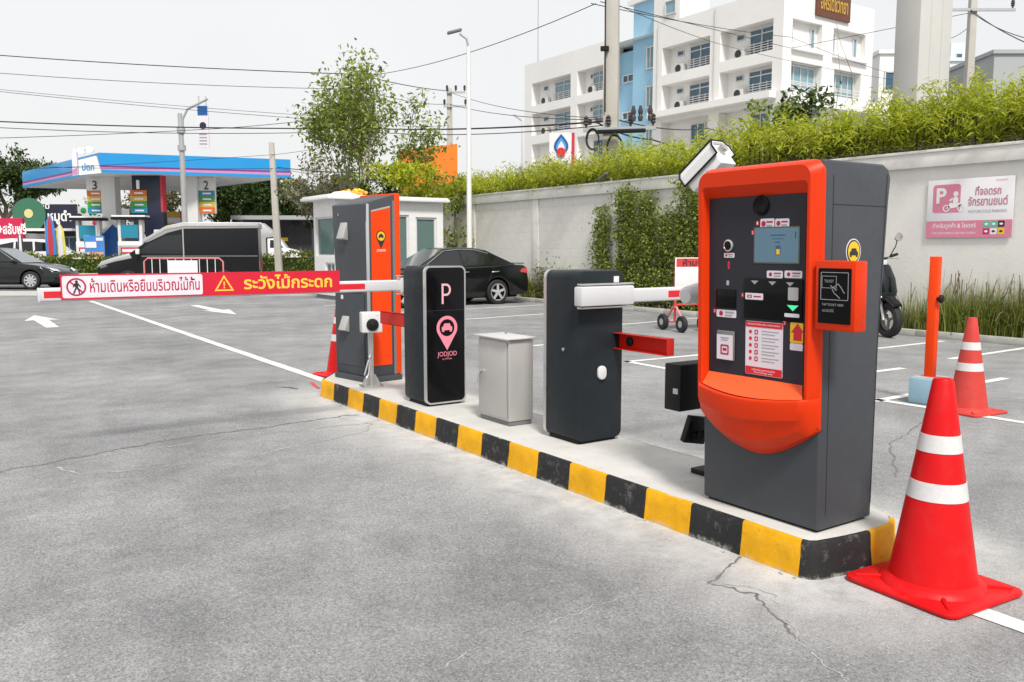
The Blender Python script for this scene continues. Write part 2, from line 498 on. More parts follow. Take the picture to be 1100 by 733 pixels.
mat('concrete_pole', (0.44,0.42,0.38), 0.9, var=0.10, scale=1.5, bmp=0.3, dirt=0.3, dirtcol=(0.28,0.26,0.22))
mat('pillar', (0.52,0.515,0.49), 0.88, var=0.05, scale=0.6, bmp=0.15, dirt=0.25, dirtcol=(0.42,0.40,0.36))
mat('pole_grey', (0.42,0.43,0.43), 0.5, metal=0.3, var=0.06)
mat('cable', (0.018,0.018,0.019), 0.7)
mat('insulator', (0.05,0.04,0.038), 0.35)
mat('bldg_white', (0.78,0.77,0.745), 0.85, var=0.04, scale=0.25, dirt=0.12, dirtcol=(0.5,0.49,0.46))
mat('bldg_shade', (0.60,0.64,0.66), 0.85, var=0.04, scale=0.25)
mat('bldg_blue', (0.30,0.53,0.70), 0.85, var=0.05, scale=0.3, dirt=0.12, dirtcol=(0.4,0.52,0.6))
mat('bldg_grey', (0.36,0.38,0.38), 0.85, var=0.05, scale=0.3)
mat('win_glass', (0.035,0.10,0.15), 0.08, var=0.25, scale=0.8, coat=0.3)
mat('win_pale', (0.20,0.33,0.38), 0.12, var=0.2, scale=0.7)
mat('win_frame', (0.60,0.60,0.60), 0.5)
mat('railing', (0.60,0.60,0.60), 0.5)
mat('ac_grey', (0.55,0.54,0.52), 0.6)
mat('sign_brown', (0.13,0.045,0.025), 0.6, var=0.15, scale=1)
mat('gold', (0.60,0.36,0.06), 0.4, metal=0.3)
mat('hoarding', (0.80,0.20,0.012), 0.6, var=0.05, scale=0.5)
mat('ptt_blue', (0.004,0.25,0.58), 0.4, var=0.04, scale=0.3, coat=0.2)
mat('ptt_deep', (0.008,0.085,0.30), 0.4)
mat('stripe_purple', (0.18,0.03,0.20), 0.5)
mat('stripe_pink', (0.50,0.22,0.42), 0.5)
mat('canopy_soffit', (0.62,0.62,0.61), 0.6, var=0.04, scale=0.4)
mat('navy', (0.012,0.016,0.038), 0.4)
mat('price_orange', (0.55,0.13,0.02), 0.5)
mat('price_yellow', (0.55,0.36,0.05), 0.5)
mat('price_green', (0.03,0.26,0.07), 0.5)
mat('price_teal', (0.01,0.20,0.30), 0.5)
mat('shop_dark', (0.035,0.035,0.038), 0.6, var=0.2, scale=0.6)
mat('shop_green', (0.035,0.15,0.085), 0.6)
mat('shop_cream', (0.62,0.55,0.25), 0.6)
mat('shop_red', (0.52,0.012,0.07), 0.5)
mat('banner_blue', (0.05,0.20,0.52), 0.6, var=0.15, scale=1)
mat('banner_pink', (0.60,0.28,0.20), 0.6, var=0.3, scale=3)
mat('banner_green', (0.10,0.42,0.14), 0.6, var=0.2)
mat('banner_yellow', (0.62,0.58,0.10), 0.6, var=0.2)
mat('banner_red', (0.48,0.03,0.05), 0.6)
mat('pink', (0.66,0.22,0.31), 0.5, var=0.03)
mat('pink_text', (0.52,0.17,0.25), 0.5)
mat('sign_board', (0.80,0.78,0.81), 0.5, var=0.02)
mat('magenta', (0.52,0.015,0.16), 0.5)
mat('mint', (0.06,0.50,0.33), 0.5)
mat('fence_dark', (0.035,0.025,0.022), 0.6, var=0.3, scale=9)
mat('flower_orange', (0.80,0.36,0.03), 0.6, var=0.3, scale=12)
mat('bark', (0.17,0.135,0.10), 0.95, var=0.3, scale=7, bmp=0.8, bscale=22)
mat('bark_pale', (0.25,0.22,0.18), 0.95, var=0.25, scale=6, bmp=0.6, bscale=22)
mat('cane', (0.20,0.17,0.06), 0.7, var=0.3, scale=9)
leafmat('leaf_bamboo', (0.22,0.29,0.016), (0.46,0.53,0.030), (0.66,0.63,0.09), 0.48)
leafmat('leaf_tree', (0.10,0.15,0.025), (0.24,0.32,0.05), (0.42,0.46,0.10), 0.48)
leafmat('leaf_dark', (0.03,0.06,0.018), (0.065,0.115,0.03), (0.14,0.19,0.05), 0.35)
leafmat('leaf_vine', (0.11,0.16,0.022), (0.25,0.32,0.05), (0.46,0.50,0.14), 0.45)
leafmat('leaf_dry', (0.12,0.11,0.05), (0.17,0.17,0.09), (0.26,0.25,0.15), 0.3)
leafmat('leaf_hedge', (0.06,0.10,0.012), (0.14,0.20,0.02), (0.30,0.30,0.05), 0.35)
leafmat('grass_blade', (0.12,0.17,0.02), (0.25,0.31,0.045), (0.46,0.44,0.15), 0.45)
leafmat('grass_plume', (0.14,0.09,0.08), (0.26,0.19,0.15), (0.42,0.36,0.26), 0.35)
def glassmat(name, tint, clear):
    m, nt, b = nodes(name)
    b.inputs['Base Color'].default_value = (*tint, 1); b.inputs['Roughness'].default_value = 0.06
    t = N(nt, 'BsdfTransparent'); t.inputs['Color'].default_value = (*[min(1, 0.45+x) for x in tint], 1)
    ms = N(nt, 'MixShader'); ms.inputs[0].default_value = clear
    nt.links.new(b.outputs[0], ms.inputs[1]); nt.links.new(t.outputs[0], ms.inputs[2])
    nt.links.new(ms.outputs[0], nt.nodes['Material Output'].inputs['Surface'])
glassmat('booth_glass', (0.20,0.31,0.29), 0.50)

# ================================================================== SETTING
K = 0.165                                                   # kerb height
ground = struct(MB().quad((-500,-400,0),(700,-400,0),(700,900,0),(-500,900,0)).build('ground', 'asphalt', smooth=False))

def cf(lat, d, z=0):                                        # camera-aligned ground frame, for the street that runs across the view
    return (lat*math.cos(YAW) + d*math.sin(YAW), -lat*math.sin(YAW) + d*math.cos(YAW), z)
struct(MB().quad(cf(-90,29.2,.004), cf(25,29.2,.004), cf(25,39.5,.004), cf(-90,39.5,.004)).build('road', 'road', smooth=False))
struct(MB().quad(cf(-90,26.2,.005), cf(-3,26.2,.005), cf(-3,29.15,.005), cf(-90,29.15,.005)).build('pavement', 'pavement', smooth=False))
vg = MB()
vg.add([cf(-90,39.6,0),cf(20,39.6,0),cf(20,60,0),cf(-90,60,0),cf(-90,39.6,.13),cf(20,39.6,.13),cf(20,60,.13),cf(-90,60,.13)],
       [(0,1,2,3),(4,5,6,7),(0,1,5,4),(1,2,6,5),(2,3,7,6),(3,0,4,7)])
struct(vg.build('forecourt', 'pavement', smooth=False))

def jag(p, q, w, n, amp):
    """worn paint edge: a strip whose sides waver by amp"""
    p, q = Vector((*p,0)), Vector((*q,0)); t = (q-p).normalized(); s = Vector((-t.y, t.x, 0))
    L, Rr = [], []
    for i in range(n+1):
        c = p.lerp(q, i/n)
        L.append(c + s*(w/2 + rng.uniform(-amp, amp))); Rr.append(c - s*(w/2 + rng.uniform(-amp, amp)))
    return L, Rr
def strip(name, p, q, w, m, z=0.004, n=None, amp=0.006, parent=ground):
    n = n or max(2, int((Vector(q)-Vector(p)).length/0.25))
    L, Rr = jag(p, q, w, n, amp); mb = MB(); vs = [(a.x,a.y,z) for a in L] + [(a.x,a.y,z) for a in Rr]
    mb.add(vs, [(i, i+1, n+1+i+1, n+1+i) for i in range(n)])
    return mb.build(name, m, parent, smooth=False)
strip('painted_line', (3.50, 8.3), (3.58, 26.0), 0.125, 'line_paint')
strip('painted_line', (3.40, 2.0), (3.28, -3.0), 0.115, 'line_paint')
strip('painted_line', (3.335, 8.80), (3.25, 8.36), 0.03, 'red_line')
for (a, b, w) in (((7.35,4.69),(9.9,4.71),.10), ((7.3,5.86),(9.7,5.82),.10), ((11.0,5.96),(13.25,6.02),.10), ((11.3,7.19),(13.1,7.2),.10),
                  ((7.3,7.0),(9.7,7.0),.10), ((7.25,8.15),(9.6,8.10),.10), ((7.25,10.3),(9.6,10.3),.10), ((10.75,12.25),(13.2,12.5),.10), ((10.7,10.0),(13.2,10.1),.10),
                  ((8.3,14.85),(13.2,15.5),.10), ((8.2,17.35),(13.2,17.7),.10), ((8.2,20.6),(12.6,20.9),.10), ((7.33,8.2),(7.22,5.9),.10), ((7.45,4.75),(7.5,2.2),.10)):
    strip('painted_line', a, b, w, 'line_paint')
def arrow(x, y, L, dirn, wshaft=0.17, whead=0.52):
    sh = [(-wshaft/2*.8,0),(wshaft/2*.8,0),(wshaft/2,L*.58),(whead/2,L*.55),(0,L),(-whead/2,L*.55),(-wshaft/2,L*.58)]
    mb = MB(); mb.add([(x + px, y + dirn*py, 0.004) for px, py in sh], [tuple(range(len(sh)))])
    mb.build('lane_arrow', 'line_paint', ground, smooth=False)
arrow(1.78, 17.7, 3.4, 1, .26, .62); arrow(5.50, 22.6, 3.7, -1, .26, .62)
# cracks and the saw-cut outline of the vehicle loop
def crack(pts, w, m, z=0.0016, wob=0.02, keep=1.0):
    """broken hairline: fractal path, uneven width, pale ones in separate flakes"""
    P = [Vector((*p,0)) for p in pts]; amp = wob
    while max((b-a).length for a, b in zip(P[:-1], P[1:])) > 0.022:
        Q = [P[0]]
        for a, b in zip(P[:-1], P[1:]):
            L = (b-a).length; t_ = (b-a)/max(L,1e-6); s_ = Vector((-t_.y,t_.x,0))
            if L > 0.022: Q.append((a+b)/2 + s_*rng.gauss(0, min(amp, L*.14)))
            Q.append(b)
        P = Q
    mb = MB(); on = True; wid = [w*rng.uniform(.2,1.0)/2 for _ in P]
    wid = [(wid[max(0,k-1)]+wid[k])/2 for k in range(len(P))]; wid[0] = wid[-1] = w*.05
    for k in range(len(P)-1):
        if rng.random() < .12: on = rng.random() < keep
        if not on: continue
        t_ = (P[k+1]-P[k]).normalized(); s_ = Vector((-t_.y,t_.x,0)); a, b, c_, d_ = P[k]+s_*wid[k], P[k+1]+s_*wid[k+1], P[k+1]-s_*wid[k+1], P[k]-s_*wid[k]
        mb.add([(p.x,p.y,z) for p in (a,b,c_,d_)], [(0,1,2,3)])
    o = mb.build('crack', m, ground, smooth=False); o['kind'] = 'stuff'
    return o
crack([(-.35,6.02),(.287,6.348),(.743,6.517),(1.546,6.753),(2.3,6.80),(3.02,6.82)], .035, 'crack_dark')
crack([(.60,6.30),(.72,5.99),(.95,5.93),(1.67,5.853),(2.805,6.184),(2.95,6.45),(2.2,6.55),(1.4,6.50),(.95,6.47),(.70,6.40)], .022, 'crack_pale', 0.0020, .010, .9)
crack([(.9,2.28),(1.637,2.534),(2.1,2.56),(2.625,2.56)], .008, 'crack_pale', 0.0020, .008, .62)
crack([(2.70,2.47),(2.999,2.574),(3.09,2.62)], .018, 'crack_dark', 0.0014, .008)
crack([(2.72,2.47),(2.80,2.28),(2.69,2.112),(2.579,1.895)], .018, 'crack_dark', 0.0014, .016)
crack([(2.76,2.44),(2.84,2.28),(2.75,2.10),(2.60,1.93),(2.45,1.6)], .011, 'crack_pale', 0.0020, .012, .62)
crack([(2.92,8.75),(3.02,8.62),(3.06,8.45)], .07, 'crack_dark', 0.0014, .03)
crack([(5.0,3.0),(5.9,3.6),(7.0,3.95)], .018, 'crack_dark', 0.0014, .007)

# traffic island ----------------------------------------------------
isl = thing('traffic_island', 'raised concrete traffic island with black and yellow striped kerb under the machines', 'traffic island')
inner = [(3.30,2.36),(3.52,2.36),(3.70,2.44),(3.765,2.62),(3.765,8.05),(3.60,8.26),(3.44,8.22),(3.255,7.86)]
outer = [(3.105,2.30),(3.16,2.235),(3.45,2.19),(3.66,2.20),(3.80,2.30),(3.86,2.50),(3.86,8.15),(3.66,8.36),(3.40,8.32),(3.105,7.92)]
def ofs(poly, k):
    cx, cy = sum(p[0] for p in poly)/len(poly), sum(p[1] for p in poly)/len(poly)
    return [(p[0]+(k if p[0]<cx else -k), p[1]+(k if p[1]<cy else -k)) for p in poly]
MB().prism(ofs(outer, 0.012), 'xy', 0.0, K+0.001).build('slab', 'island_concrete', isl, bevel=0.006)
def kerbpiece(pa, pb, m, depth=0.028):
    """one painted length of kerb between two outline points, a 2 mm joint at each end"""
    a, b = Vector((*pa,0)), Vector((*pb,0)); t = (b-a).normalized(); s = Vector((-t.y,t.x,0))
    a = a + t*0.001; b = b - t*0.001; ln = (b-a).length
    nseg = max(1, int(ln/0.045)); rings = []
    for i in range(nseg+1):
        c = a.lerp(b, i/nseg); j = rng.uniform(-.0038,.0038)
        rings.append([tuple(c+Vector((0,0,0)) - s*.012), tuple(c - s*(.001+j) + Vector((0,0,K*.55))), tuple(c + s*(.004-j) + Vector((0,0,K-.008))), tuple(c + s*.011 + Vector((0,0,K+.002+j*.5))),
                      tuple(c + s*depth + Vector((0,0,K+.0015))), tuple(c + s*depth)])
    MB().loft(rings).build('kerb_stone', m, isl, smooth=True, ang=50)
ys = [2.30 + 0.3306*i for i in range(18)]
for i in range(17):
    kerbpiece((3.105, ys[i+1]), (3.105, ys[i]), 'kerb_yellow' if i % 2 == 0 else 'kerb_black')
def kerbpoly(pts, m):
    rings = []
    for i, p in enumerate(pts):
        p = Vector((*p,0)); t = (Vector((*pts[min(i+1,len(pts)-1)],0)) - Vector((*pts[max(i-1,0)],0))).normalized(); s = Vector((-t.y,t.x,0))
        rings.append([tuple(p - s*.012), tuple(p + Vector((0,0,K*.55))), tuple(p + s*.004 + Vector((0,0,K-.008))), tuple(p + s*.011 + Vector((0,0,K+.002))), tuple(p + s*.028 + Vector((0,0,K+.0015))), tuple(p + s*.028)])
    MB().loft(rings).build('kerb_stone', m, isl, smooth=True, ang=50)
kerbpoly([(3.105,2.299),(3.118,2.262),(3.155,2.236),(3.27,2.214),(3.38,2.20),(3.468,2.193)], 'kerb_black')
kerbpoly([(3.470,2.193),(3.56,2.192),(3.66,2.20),(3.755,2.25)], 'kerb_yellow')
kerbpoly([(3.757,2.252),(3.82,2.33),(3.86,2.48),(3.86,2.60)], 'bed_kerb')
for i in range(16):
    kerbpiece((3.86, 2.602+0.345*i), (3.86, 2.602+0.345*(i+1)), 'bed_kerb')
kerbpoly([(3.86,8.124),(3.80,8.24),(3.66,8.36),(3.52,8.345)], 'bed_kerb'); kerbpoly([(3.518,8.345),(3.40,8.32),(3.25,8.12),(3.105,7.922)], 'kerb_black')
mbp = MB()
for q in range(26):                                         # mortar crumbs swept along the kerb foot
    x, y = 3.09 - abs(rng.gauss(0,.02)), rng.uniform(2.3,7.8); s = rng.uniform(.004,.011)
    mbp.obox((x,y,s*.35), (s*1.6,s*1.3,s), (rng.random(),rng.random(),rng.random()*3))
tag(mbp.build('mortar_crumbs', 'crack_pale', None, smooth=False), 'pale mortar crumbs lying along the foot of the striped kerb', 'rubble', None, 'stuff')

# ================================================================== PAY MACHINE
TILT = 0.029                                                # the front leans forward a little towards the top
pm = thing('pay_machine', 'large orange and grey parking pay machine with touch screen on the island', 'pay machine', (3.235, 2.31, K+.001))
D_, Wd, H_ = 0.435, 0.69, 1.665                             # depth (x), width (y), height
# body: rounded at top and at the rear corner, seen from its narrow side
prof = [(0.0,0.012),(D_-.03,0.012),(D_-.03,0.80),(D_,1.50),(D_+.01,H_-.06),(D_-.01,H_-.02),(D_-.05,H_),(0.0,H_)]
MB().prism(prof, 'xz', 0, Wd).build('body', 'grey_paint', pm, bevel=0.012, seg=3)
MB().box(0.02, D_-.05, 0.02, Wd-.02, 0.0, 0.032).build('plinth', 'black_matte', pm)
g = Decal('-y', (0,0,0), 0.0004, 0.0012)                    # panel seams on the side
for a, b in (((.055,.08),(.055,1.60)), ((.395,.82),(.412,1.62)), ((.055,1.475),(.408,1.475)), ((.395,.82),(.395,.08))): g.line(a, b, .0035)
g.build('panel_seam', 'text_black', pm)
# orange surround: front frame with a chamfered outer edge and a deep splayed opening
fx = -0.055
def ring_yz(x, y0, y1, z0, z1, r, n=6, arch=0.0):
    pts = []; rb = min(r, .004)
    for (cy, cz, a0, q) in ((y1-r,z1-r,0,r),(y0+r,z1-r,90,r),(y0+rb,z0+rb,180,rb),(y1-rb,z0+rb,270,rb)):
        for i in range(n+1):
            a = R(a0+90*i/n); pts.append([cy + q*math.cos(a), cz + q*math.sin(a)])
    if arch:
        m, h = (y0+y1)/2, (y1-y0)/2
        for p in pts:
            if p[1] > z1-r-.001: p[1] += arch*(1-((p[0]-m)/h)**2)
    return [(x, p[0], p[1]) for p in pts]
rings = [ring_yz(0.004, -0.003, Wd+.003, .480, H_+.003, .06), ring_yz(-.006, -0.003, Wd+.003, .480, H_+.003, .06), ring_yz(fx+.010, .024, Wd-.006, .53, H_-.012, .06),
         ring_yz(fx, .032, Wd-.012, .54, H_-.020, .055), ring_yz(fx, .045, Wd-.034, .62, H_-.092, .02, arch=.032), ring_yz(fx+.005, .049, Wd-.037, .62, H_-.096, .02, arch=.032), ring_yz(-.006, .084, Wd-.044, .62, 1.525, .004)]
surround = MB().loft(rings, cap=False).build('surround', 'orange_paint', pm, ang=28)
# bowl-shaped tray closing the surround at the bottom
tray = []
ny = 26
for i in range(ny+1):
    u = i/ny; y = -0.004 + (Wd+.008)*u; s = math.sin(math.pi*u); b = s**0.62
    zlip = .612 - .030*s; zc = .535 - .040*s; zb = .476 - .165*s
    out = .072*min(1.0, min(u, 1-u)/.055) + .070*b + .004
    k = math.sin(min(1.0, min(u, 1-u)/.07)*math.pi/2)
    out = .055*k + .078*b*k + .004
    tray.append([(-.004, y, .655), (-out+.030*k, y, zlip-.004), (-out+.022*k, y, zlip+.008), (-out+.010*k, y, zlip+.011), (-out, y, zlip+.004), (-out-.003*k, y, zlip-.012), (-out+.004*k, y, zc), (-out+.010*k, y, zc-.008), (-out*.78, y, (zc+zb)/2-.012*s), (-out*.42, y, zb+.024*s), (-.012, y, zb), (.02, y, zb)])
MB().loft([[p for p in r] for r in tray], closed=False).build('tray', 'orange_paint', pm, 'curved orange tray under the screen panel', ang=24)
tf = [(-.012, .086, .672), (-.012, Wd-.046, .672)]
for i in range(15):
    u = .93 - .86*i/14; s_ = math.sin(math.pi*u); tf.append((-(.055 + .078*s_**.62) + .024, Wd*u, .616 - .028*s_ + .006))
MB().add(tf, [tuple(range(len(tf)))]).build('tray_floor', 'orange_sheen', pm)
MB().box(-.010, -.006, .084, Wd-.044, .62, 1.525).build('front_panel', 'dark_panel', pm)
# everything on the front panel; u runs along -y from the panel's left edge, v is height above the island
YL = Wd-.044
def fp(u, v): return (-.010, YL-u, v)
PW = Wd-.130
def sticker(u0, u1, v0, v1, name, m, off=.0004, t=.0015, parent=pm):
    return Decal('-x', (-.010, YL, 0), off, t).poly(rrect(u1-u0, v1-v0, min(.006,(v1-v0)*.2), 3, (u0+u1)/2, (v0+v1)/2)).build(name, m, parent)
def onpan(px, py):
    """panel coordinates of a photograph pixel (plane of the front panel)"""
    t = (366.5-py)/FPX; a = (px-550)/FPX
    Fv = Vector((math.sin(YAW)*math.cos(PITCH), math.cos(YAW)*math.cos(PITCH), -math.sin(PITCH)))
    Rv = Vector((math.cos(YAW), -math.sin(YAW), 0)); Uv = Vector((math.sin(YAW)*math.sin(PITCH), math.cos(YAW)*math.sin(PITCH), math.cos(PITCH)))
    d = Fv + Rv*a + Uv*t; k = 3.225/d.x
    for _ in range(3): k = (3.225 - TILT*(CAM_H + d.z*k - K))/d.x
    return (2.31+YL) - d.y*k, CAM_H + d.z*k - K - .001
def fit(x0, x1, y0, y1):
    a = onpan(x0, (y0+y1)/2); b = onpan(x1, (y0+y1)/2); c = onpan((x0+x1)/2, y0); d = onpan((x0+x1)/2, y1)
    return a[0], b[0], d[1], c[1]
u0, u1, v0, v1 = fit(811, 858, 245, 282)
scr = sticker(u0-.006, u1+.006, v0-.006, v1+.006, 'screen', 'screen_edge')
sticker(u0, u1, v0, v1, 'display', 'screen', .0020, .001, scr)
dd = Decal('-x', (-.010, YL, 0), .0034, .0006); cu, cv = (u0+u1)/2, (v0+v1)/2
for k, (w, h) in enumerate(((.085,.006),(.06,.004),(.03,.006))): Decal('-x', (-.010, YL, 0), .0034, .0006).rect(cu-w/2+.01, cu+w/2+.01, cv+.045-k*.016-h/2, cv+.045-k*.016+h/2).build('display_text', 'screen_dark', scr)
dd.rect(cu, cu+.026, cv-.045, cv-.002).build('display_graphics', 'screen_dark', scr)
Decal('-x', (-.010, YL, 0), .0034, .0006).rect(u1-.018, u1-.012, cv+.03, cv+.06).build('display_mark', 'screen_dark', scr)
Decal('-x', (-.010, YL, 0), .0042, .0005).rect(cu+.004, cu+.022, cv-.042, cv-.018).build('display_graphics', 'yellow', scr)
u, v = onpan(818, 221)
MB().lathe([(.046,0),(.046,.006),(.036,.012),(.030,.006),(.0,.004)], 28, (0,0,0), 'x').build('camera_lens', 'black_gloss', pm).location = fp(u, v)
for o in pm.children:
    if o.name.startswith('camera_lens'): o.rotation_euler = (0,0,math.pi)
u, v = onpan(783, 264)
sp = MB().lathe([(.029,0),(.029,.007),(.022,.010),(.020,.004),(0,.003)], 26, (0,0,0), 'x').build('scanner_ring', 'silver_trim', pm); sp.location = fp(u, v); sp.rotation_euler = (0,0,math.pi)
so = MB().lathe([(.021,0),(.021,.0075),(0,.0080)], 22, (0,0,0), 'x').build('scanner_glass', 'black_gloss', sp)
for (x0,x1,y0,y1) in ((817,832,235,246),(833,848,235,245),(824,841,291,299),(843,862,291,299),(778,789,272,277)):
    a = fit(x0,x1,y0,y1); st = sticker(*a, 'label_sticker', 'sign_white')
    w, h = a[1]-a[0], a[3]-a[2]
    Decal('-x', (-.010,YL,0), .0022, .0005).poly(circ(a[0]+w*.24, (a[2]+a[3])/2, h*.28, 12)).rect(a[0]+w*.45, a[1]-w*.1, a[2]+h*.58, a[3]-h*.25).build('symbol', 'text_red', st)
    Decal('-x', (-.010,YL,0), .0022, .0005).rect(a[0]+w*.45, a[1]-w*.15, a[2]+h*.2, a[2]+h*.4).build('small_print', 'text_grey', st)
for (x, y, n) in ((814,240,'1'),(809,250,'2'),(798,317,'4'),(768,334,'5'),(843,347,'3')):
    u, v = onpan(x, y); sq = sticker(u-.009, u+.009, v-.011, v+.011, 'number_tab', 'reflect_red')
    text(n, 'text_white', sq, (-.010, YL-u, v), '-x', .007, .013, .0024)
# coin slot, button, dispenser cups
u, v = onpan(783, 285); sticker(u-.006, u+.006, v-.02, v+.02, 'coin_slot', 'reflect_red')
u, v = onpan(782, 304); sticker(u-.008, u+.008, v-.012, v+.012, 'push_button', 'silver_trim')
u0, u1, v0, v1 = fit(770,791,311,331)
MB().box(-.016,-.010, YL-u1, YL-u0, v0, v1).build('receipt_slot', 'black_gloss', pm, bevel=.003)
a = fit(770,791,333,341); st = sticker(*a, 'label_sticker', 'sign_white'); w, h = a[1]-a[0], a[3]-a[2]
Decal('-x', (-.010,YL,0), .0022, .0005).poly(circ(a[0]+w*.24,(a[2]+a[3])/2,h*.34,12)).build('symbol', 'text_red', st)
Decal('-x', (-.010,YL,0), .0022, .0005).rect(a[0]+w*.45,a[1]-w*.1,a[2]+h*.55,a[3]-h*.22).rect(a[0]+w*.45,a[1]-w*.2,a[2]+h*.18,a[2]+h*.36).build('small_print', 'text_grey', st)
u0, u1, v0, v1 = fit(772,789,357,386)
cup = MB().box(-.022,-.010, YL-u1-.004, YL-u0+.004, v0-.004, v1+.008).build('coin_cup', 'cabinet_plinth', pm, bevel=.005)
Decal('-x', (-.022,YL,0), .0004, .001).rect(u0,u1,v0,v1-.012).build('cup_label', 'sign_white', cup)
cu, cv = (u0+u1)/2, (v0+v1)/2-.006
Decal('-x', (-.022,YL,0), .0016, .0006).band(rrect(.052,.050,.006,3,cu,cv-.012), rrect(.036,.034,.005,3,cu,cv-.012)).rect(cu-.012,cu+.012,cv-.018,cv-.004).build('symbol', 'text_red', cup)
Decal('-x', (-.022,YL,0), .0016, .0006).rect(cu-.026,cu+.026,v1-.03,v1-.024).rect(cu-.02,cu+.02,v1-.04,v1-.035).build('small_print', 'text_grey', cup)
# banknote and card unit
u0, u1, v0, v1 = fit(800,862,300,344); u1 = PW-.004
un = MB().box(-.018,-.010, YL-u1, YL-u0, v0, v1).build('payment_unit', 'black_gloss', pm, bevel=.003)
for (x, y) in ((812,302),(831,303),(850,304)):
    u, v = onpan(x, y); Decal('-x', (-.018,YL,0), .0003, .001).poly([(u-.022,v+.002),(u+.022,v+.002),(u,v-.016)]).build('slot_marker', 'text_grey', un)
a = fit(802,821,315,322); Decal('-x', (-.018,YL,0), .0003, .001).poly(rrect(a[1]-a[0],a[3]-a[2],.004,3,(a[0]+a[1])/2,(a[2]+a[3])/2)).build('label_sticker', 'sign_white', un)
Decal('-x', (-.018,YL,0), .0015, .0005).band(rrect(.028,.014,.003,2,a[0]+.026,(a[2]+a[3])/2), rrect(.018,.006,.002,2,a[0]+.026,(a[2]+a[3])/2)).rect(a[0]+.05,a[1]-.012,(a[2]+a[3])/2-.003,(a[2]+a[3])/2+.003).build('symbol', 'text_red', un)
a = fit(848,859,309,323); Decal('-x', (-.018,YL,0), .0003, .002).poly(rrect(a[1]-a[0],a[3]-a[2],.004,3,(a[0]+a[1])/2,(a[2]+a[3])/2)).build('card_slot', 'cabinet', un)
u, v = onpan(853, 331); Decal('-x', (-.018,YL,0), .0003, .001).poly([(u-.032,v+.012),(u+.03,v+.012),(u,v-.014)]).build('ready_lamp', 'led_green', un)
a = fit(844,860,337,341); Decal('-x', (-.018,YL,0), .0003, .001).poly(rrect(a[1]-a[0],a[3]-a[2],.004,3,(a[0]+a[1])/2,(a[2]+a[3])/2)).build('label_sticker', 'sign_white', un)
# how-to notice
a = fit(801,841,346,404); nt_ = sticker(*a, 'notice', 'sign_white'); w, h = a[1]-a[0], a[3]-a[2]
nd = Decal('-x', (-.010,YL,0), .0022, .0006)
nd.rect(a[0]+.002,a[1]-.002,a[3]-h*.11,a[3]-.002).rect(a[0]+.002,a[1]-.002,a[2]+.002,a[2]+h*.15)
for k in range(5): nd.poly(circ(a[0]+w*.14, a[3]-h*(.20+.125*k), .009, 10)); nd.band(rrect(.020,.022,.003,2,a[0]+w*.30,a[3]-h*(.20+.125*k)), rrect(.010,.012,.003,2,a[0]+w*.30,a[3]-h*(.20+.125*k)))
nd.build('notice_print', 'reflect_red', nt_)
nd = Decal('-x', (-.010,YL,0), .0022, .0006)
for k in range(5):
    for j, q in enumerate((.9,.8)): nd.rect(a[0]+w*.45,a[0]+w*q,a[3]-h*(.205+.125*k)+.006-j*.014,a[3]-h*(.205+.125*k)+.010-j*.014)
nd.build('small_print', 'text_grey', nt_)
text('ขั้นตอนการชำระเงิน | instructions', 'text_white', nt_, (-.010, YL-(a[0]+a[1])/2, a[3]-h*.055), '-x', w*.86, h*.05, .0032)
text('เครื่องรับเฉพาะธนบัตร', 'text_white', nt_, (-.010, YL-(a[0]+a[1])/2, a[2]+h*.10), '-x', w*.62, h*.04, .0032)
text('Non-Change only', 'text_white', nt_, (-.010, YL-(a[0]+a[1])/2, a[2]+h*.045), '-x', w*.5, h*.04, .0032)
# yellow arrow notice beside the unit, partly behind the surround
a = fit(849,864,347,376); u1 = min(a[1], PW-.002)
ye = sticker(a[0], u1, a[2]+.03, a[3], 'arrow_notice', 'yellow'); sticker(a[0], u1, a[2]-.004, a[2]+.028, 'arrow_caption', 'sign_white')
cu, cv = (a[0]+u1)/2+.006, (a[2]+a[3])/2+.016
Decal('-x', (-.010,YL,0), .0022, .0006).poly([(cu-.022,cv-.036),(cu+.022,cv-.036),(cu+.022,cv),(cu+.036,cv),(cu,cv+.042),(cu-.036,cv),(cu-.022,cv)]).build('arrow', 'reflect_red', ye)
# round yellow badge on the side
bd = Decal('-y', (.195, 0, 1.270), .0006, .0012).poly(circ(0,0,.050,36,.057)).build('badge', 'sign_white', pm)
Decal('-y', (.195, 0, 1.270), .002, .0008).poly(circ(0,0,.045,36,.052)).build('badge_ring', 'text_black', bd)
Decal('-y', (.195, 0, 1.270), .003, .0008).poly(circ(0,0,.038,36,.045)).build('badge_disc', 'yellow', bd)
def caricon(face, origin, s, off, m, parent):
    d = Decal(face, origin, off, .0008)
    d.poly([(-.5*s,-.16*s),(.5*s,-.16*s),(.5*s,.10*s),(.38*s,.16*s),(-.38*s,.16*s),(-.5*s,.10*s)])
    d.poly([(-.36*s,.17*s),(.36*s,.17*s),(.26*s,.40*s),(-.26*s,.40*s)])
    d.rect(-.46*s,-.26*s,-.30*s,-.165*s); d.rect(.26*s,.46*s,-.30*s,-.165*s)
    return d.build('car_symbol', m, parent)
caricon('-y', (.195,0,1.262), .056, .004, 'text_black', bd)
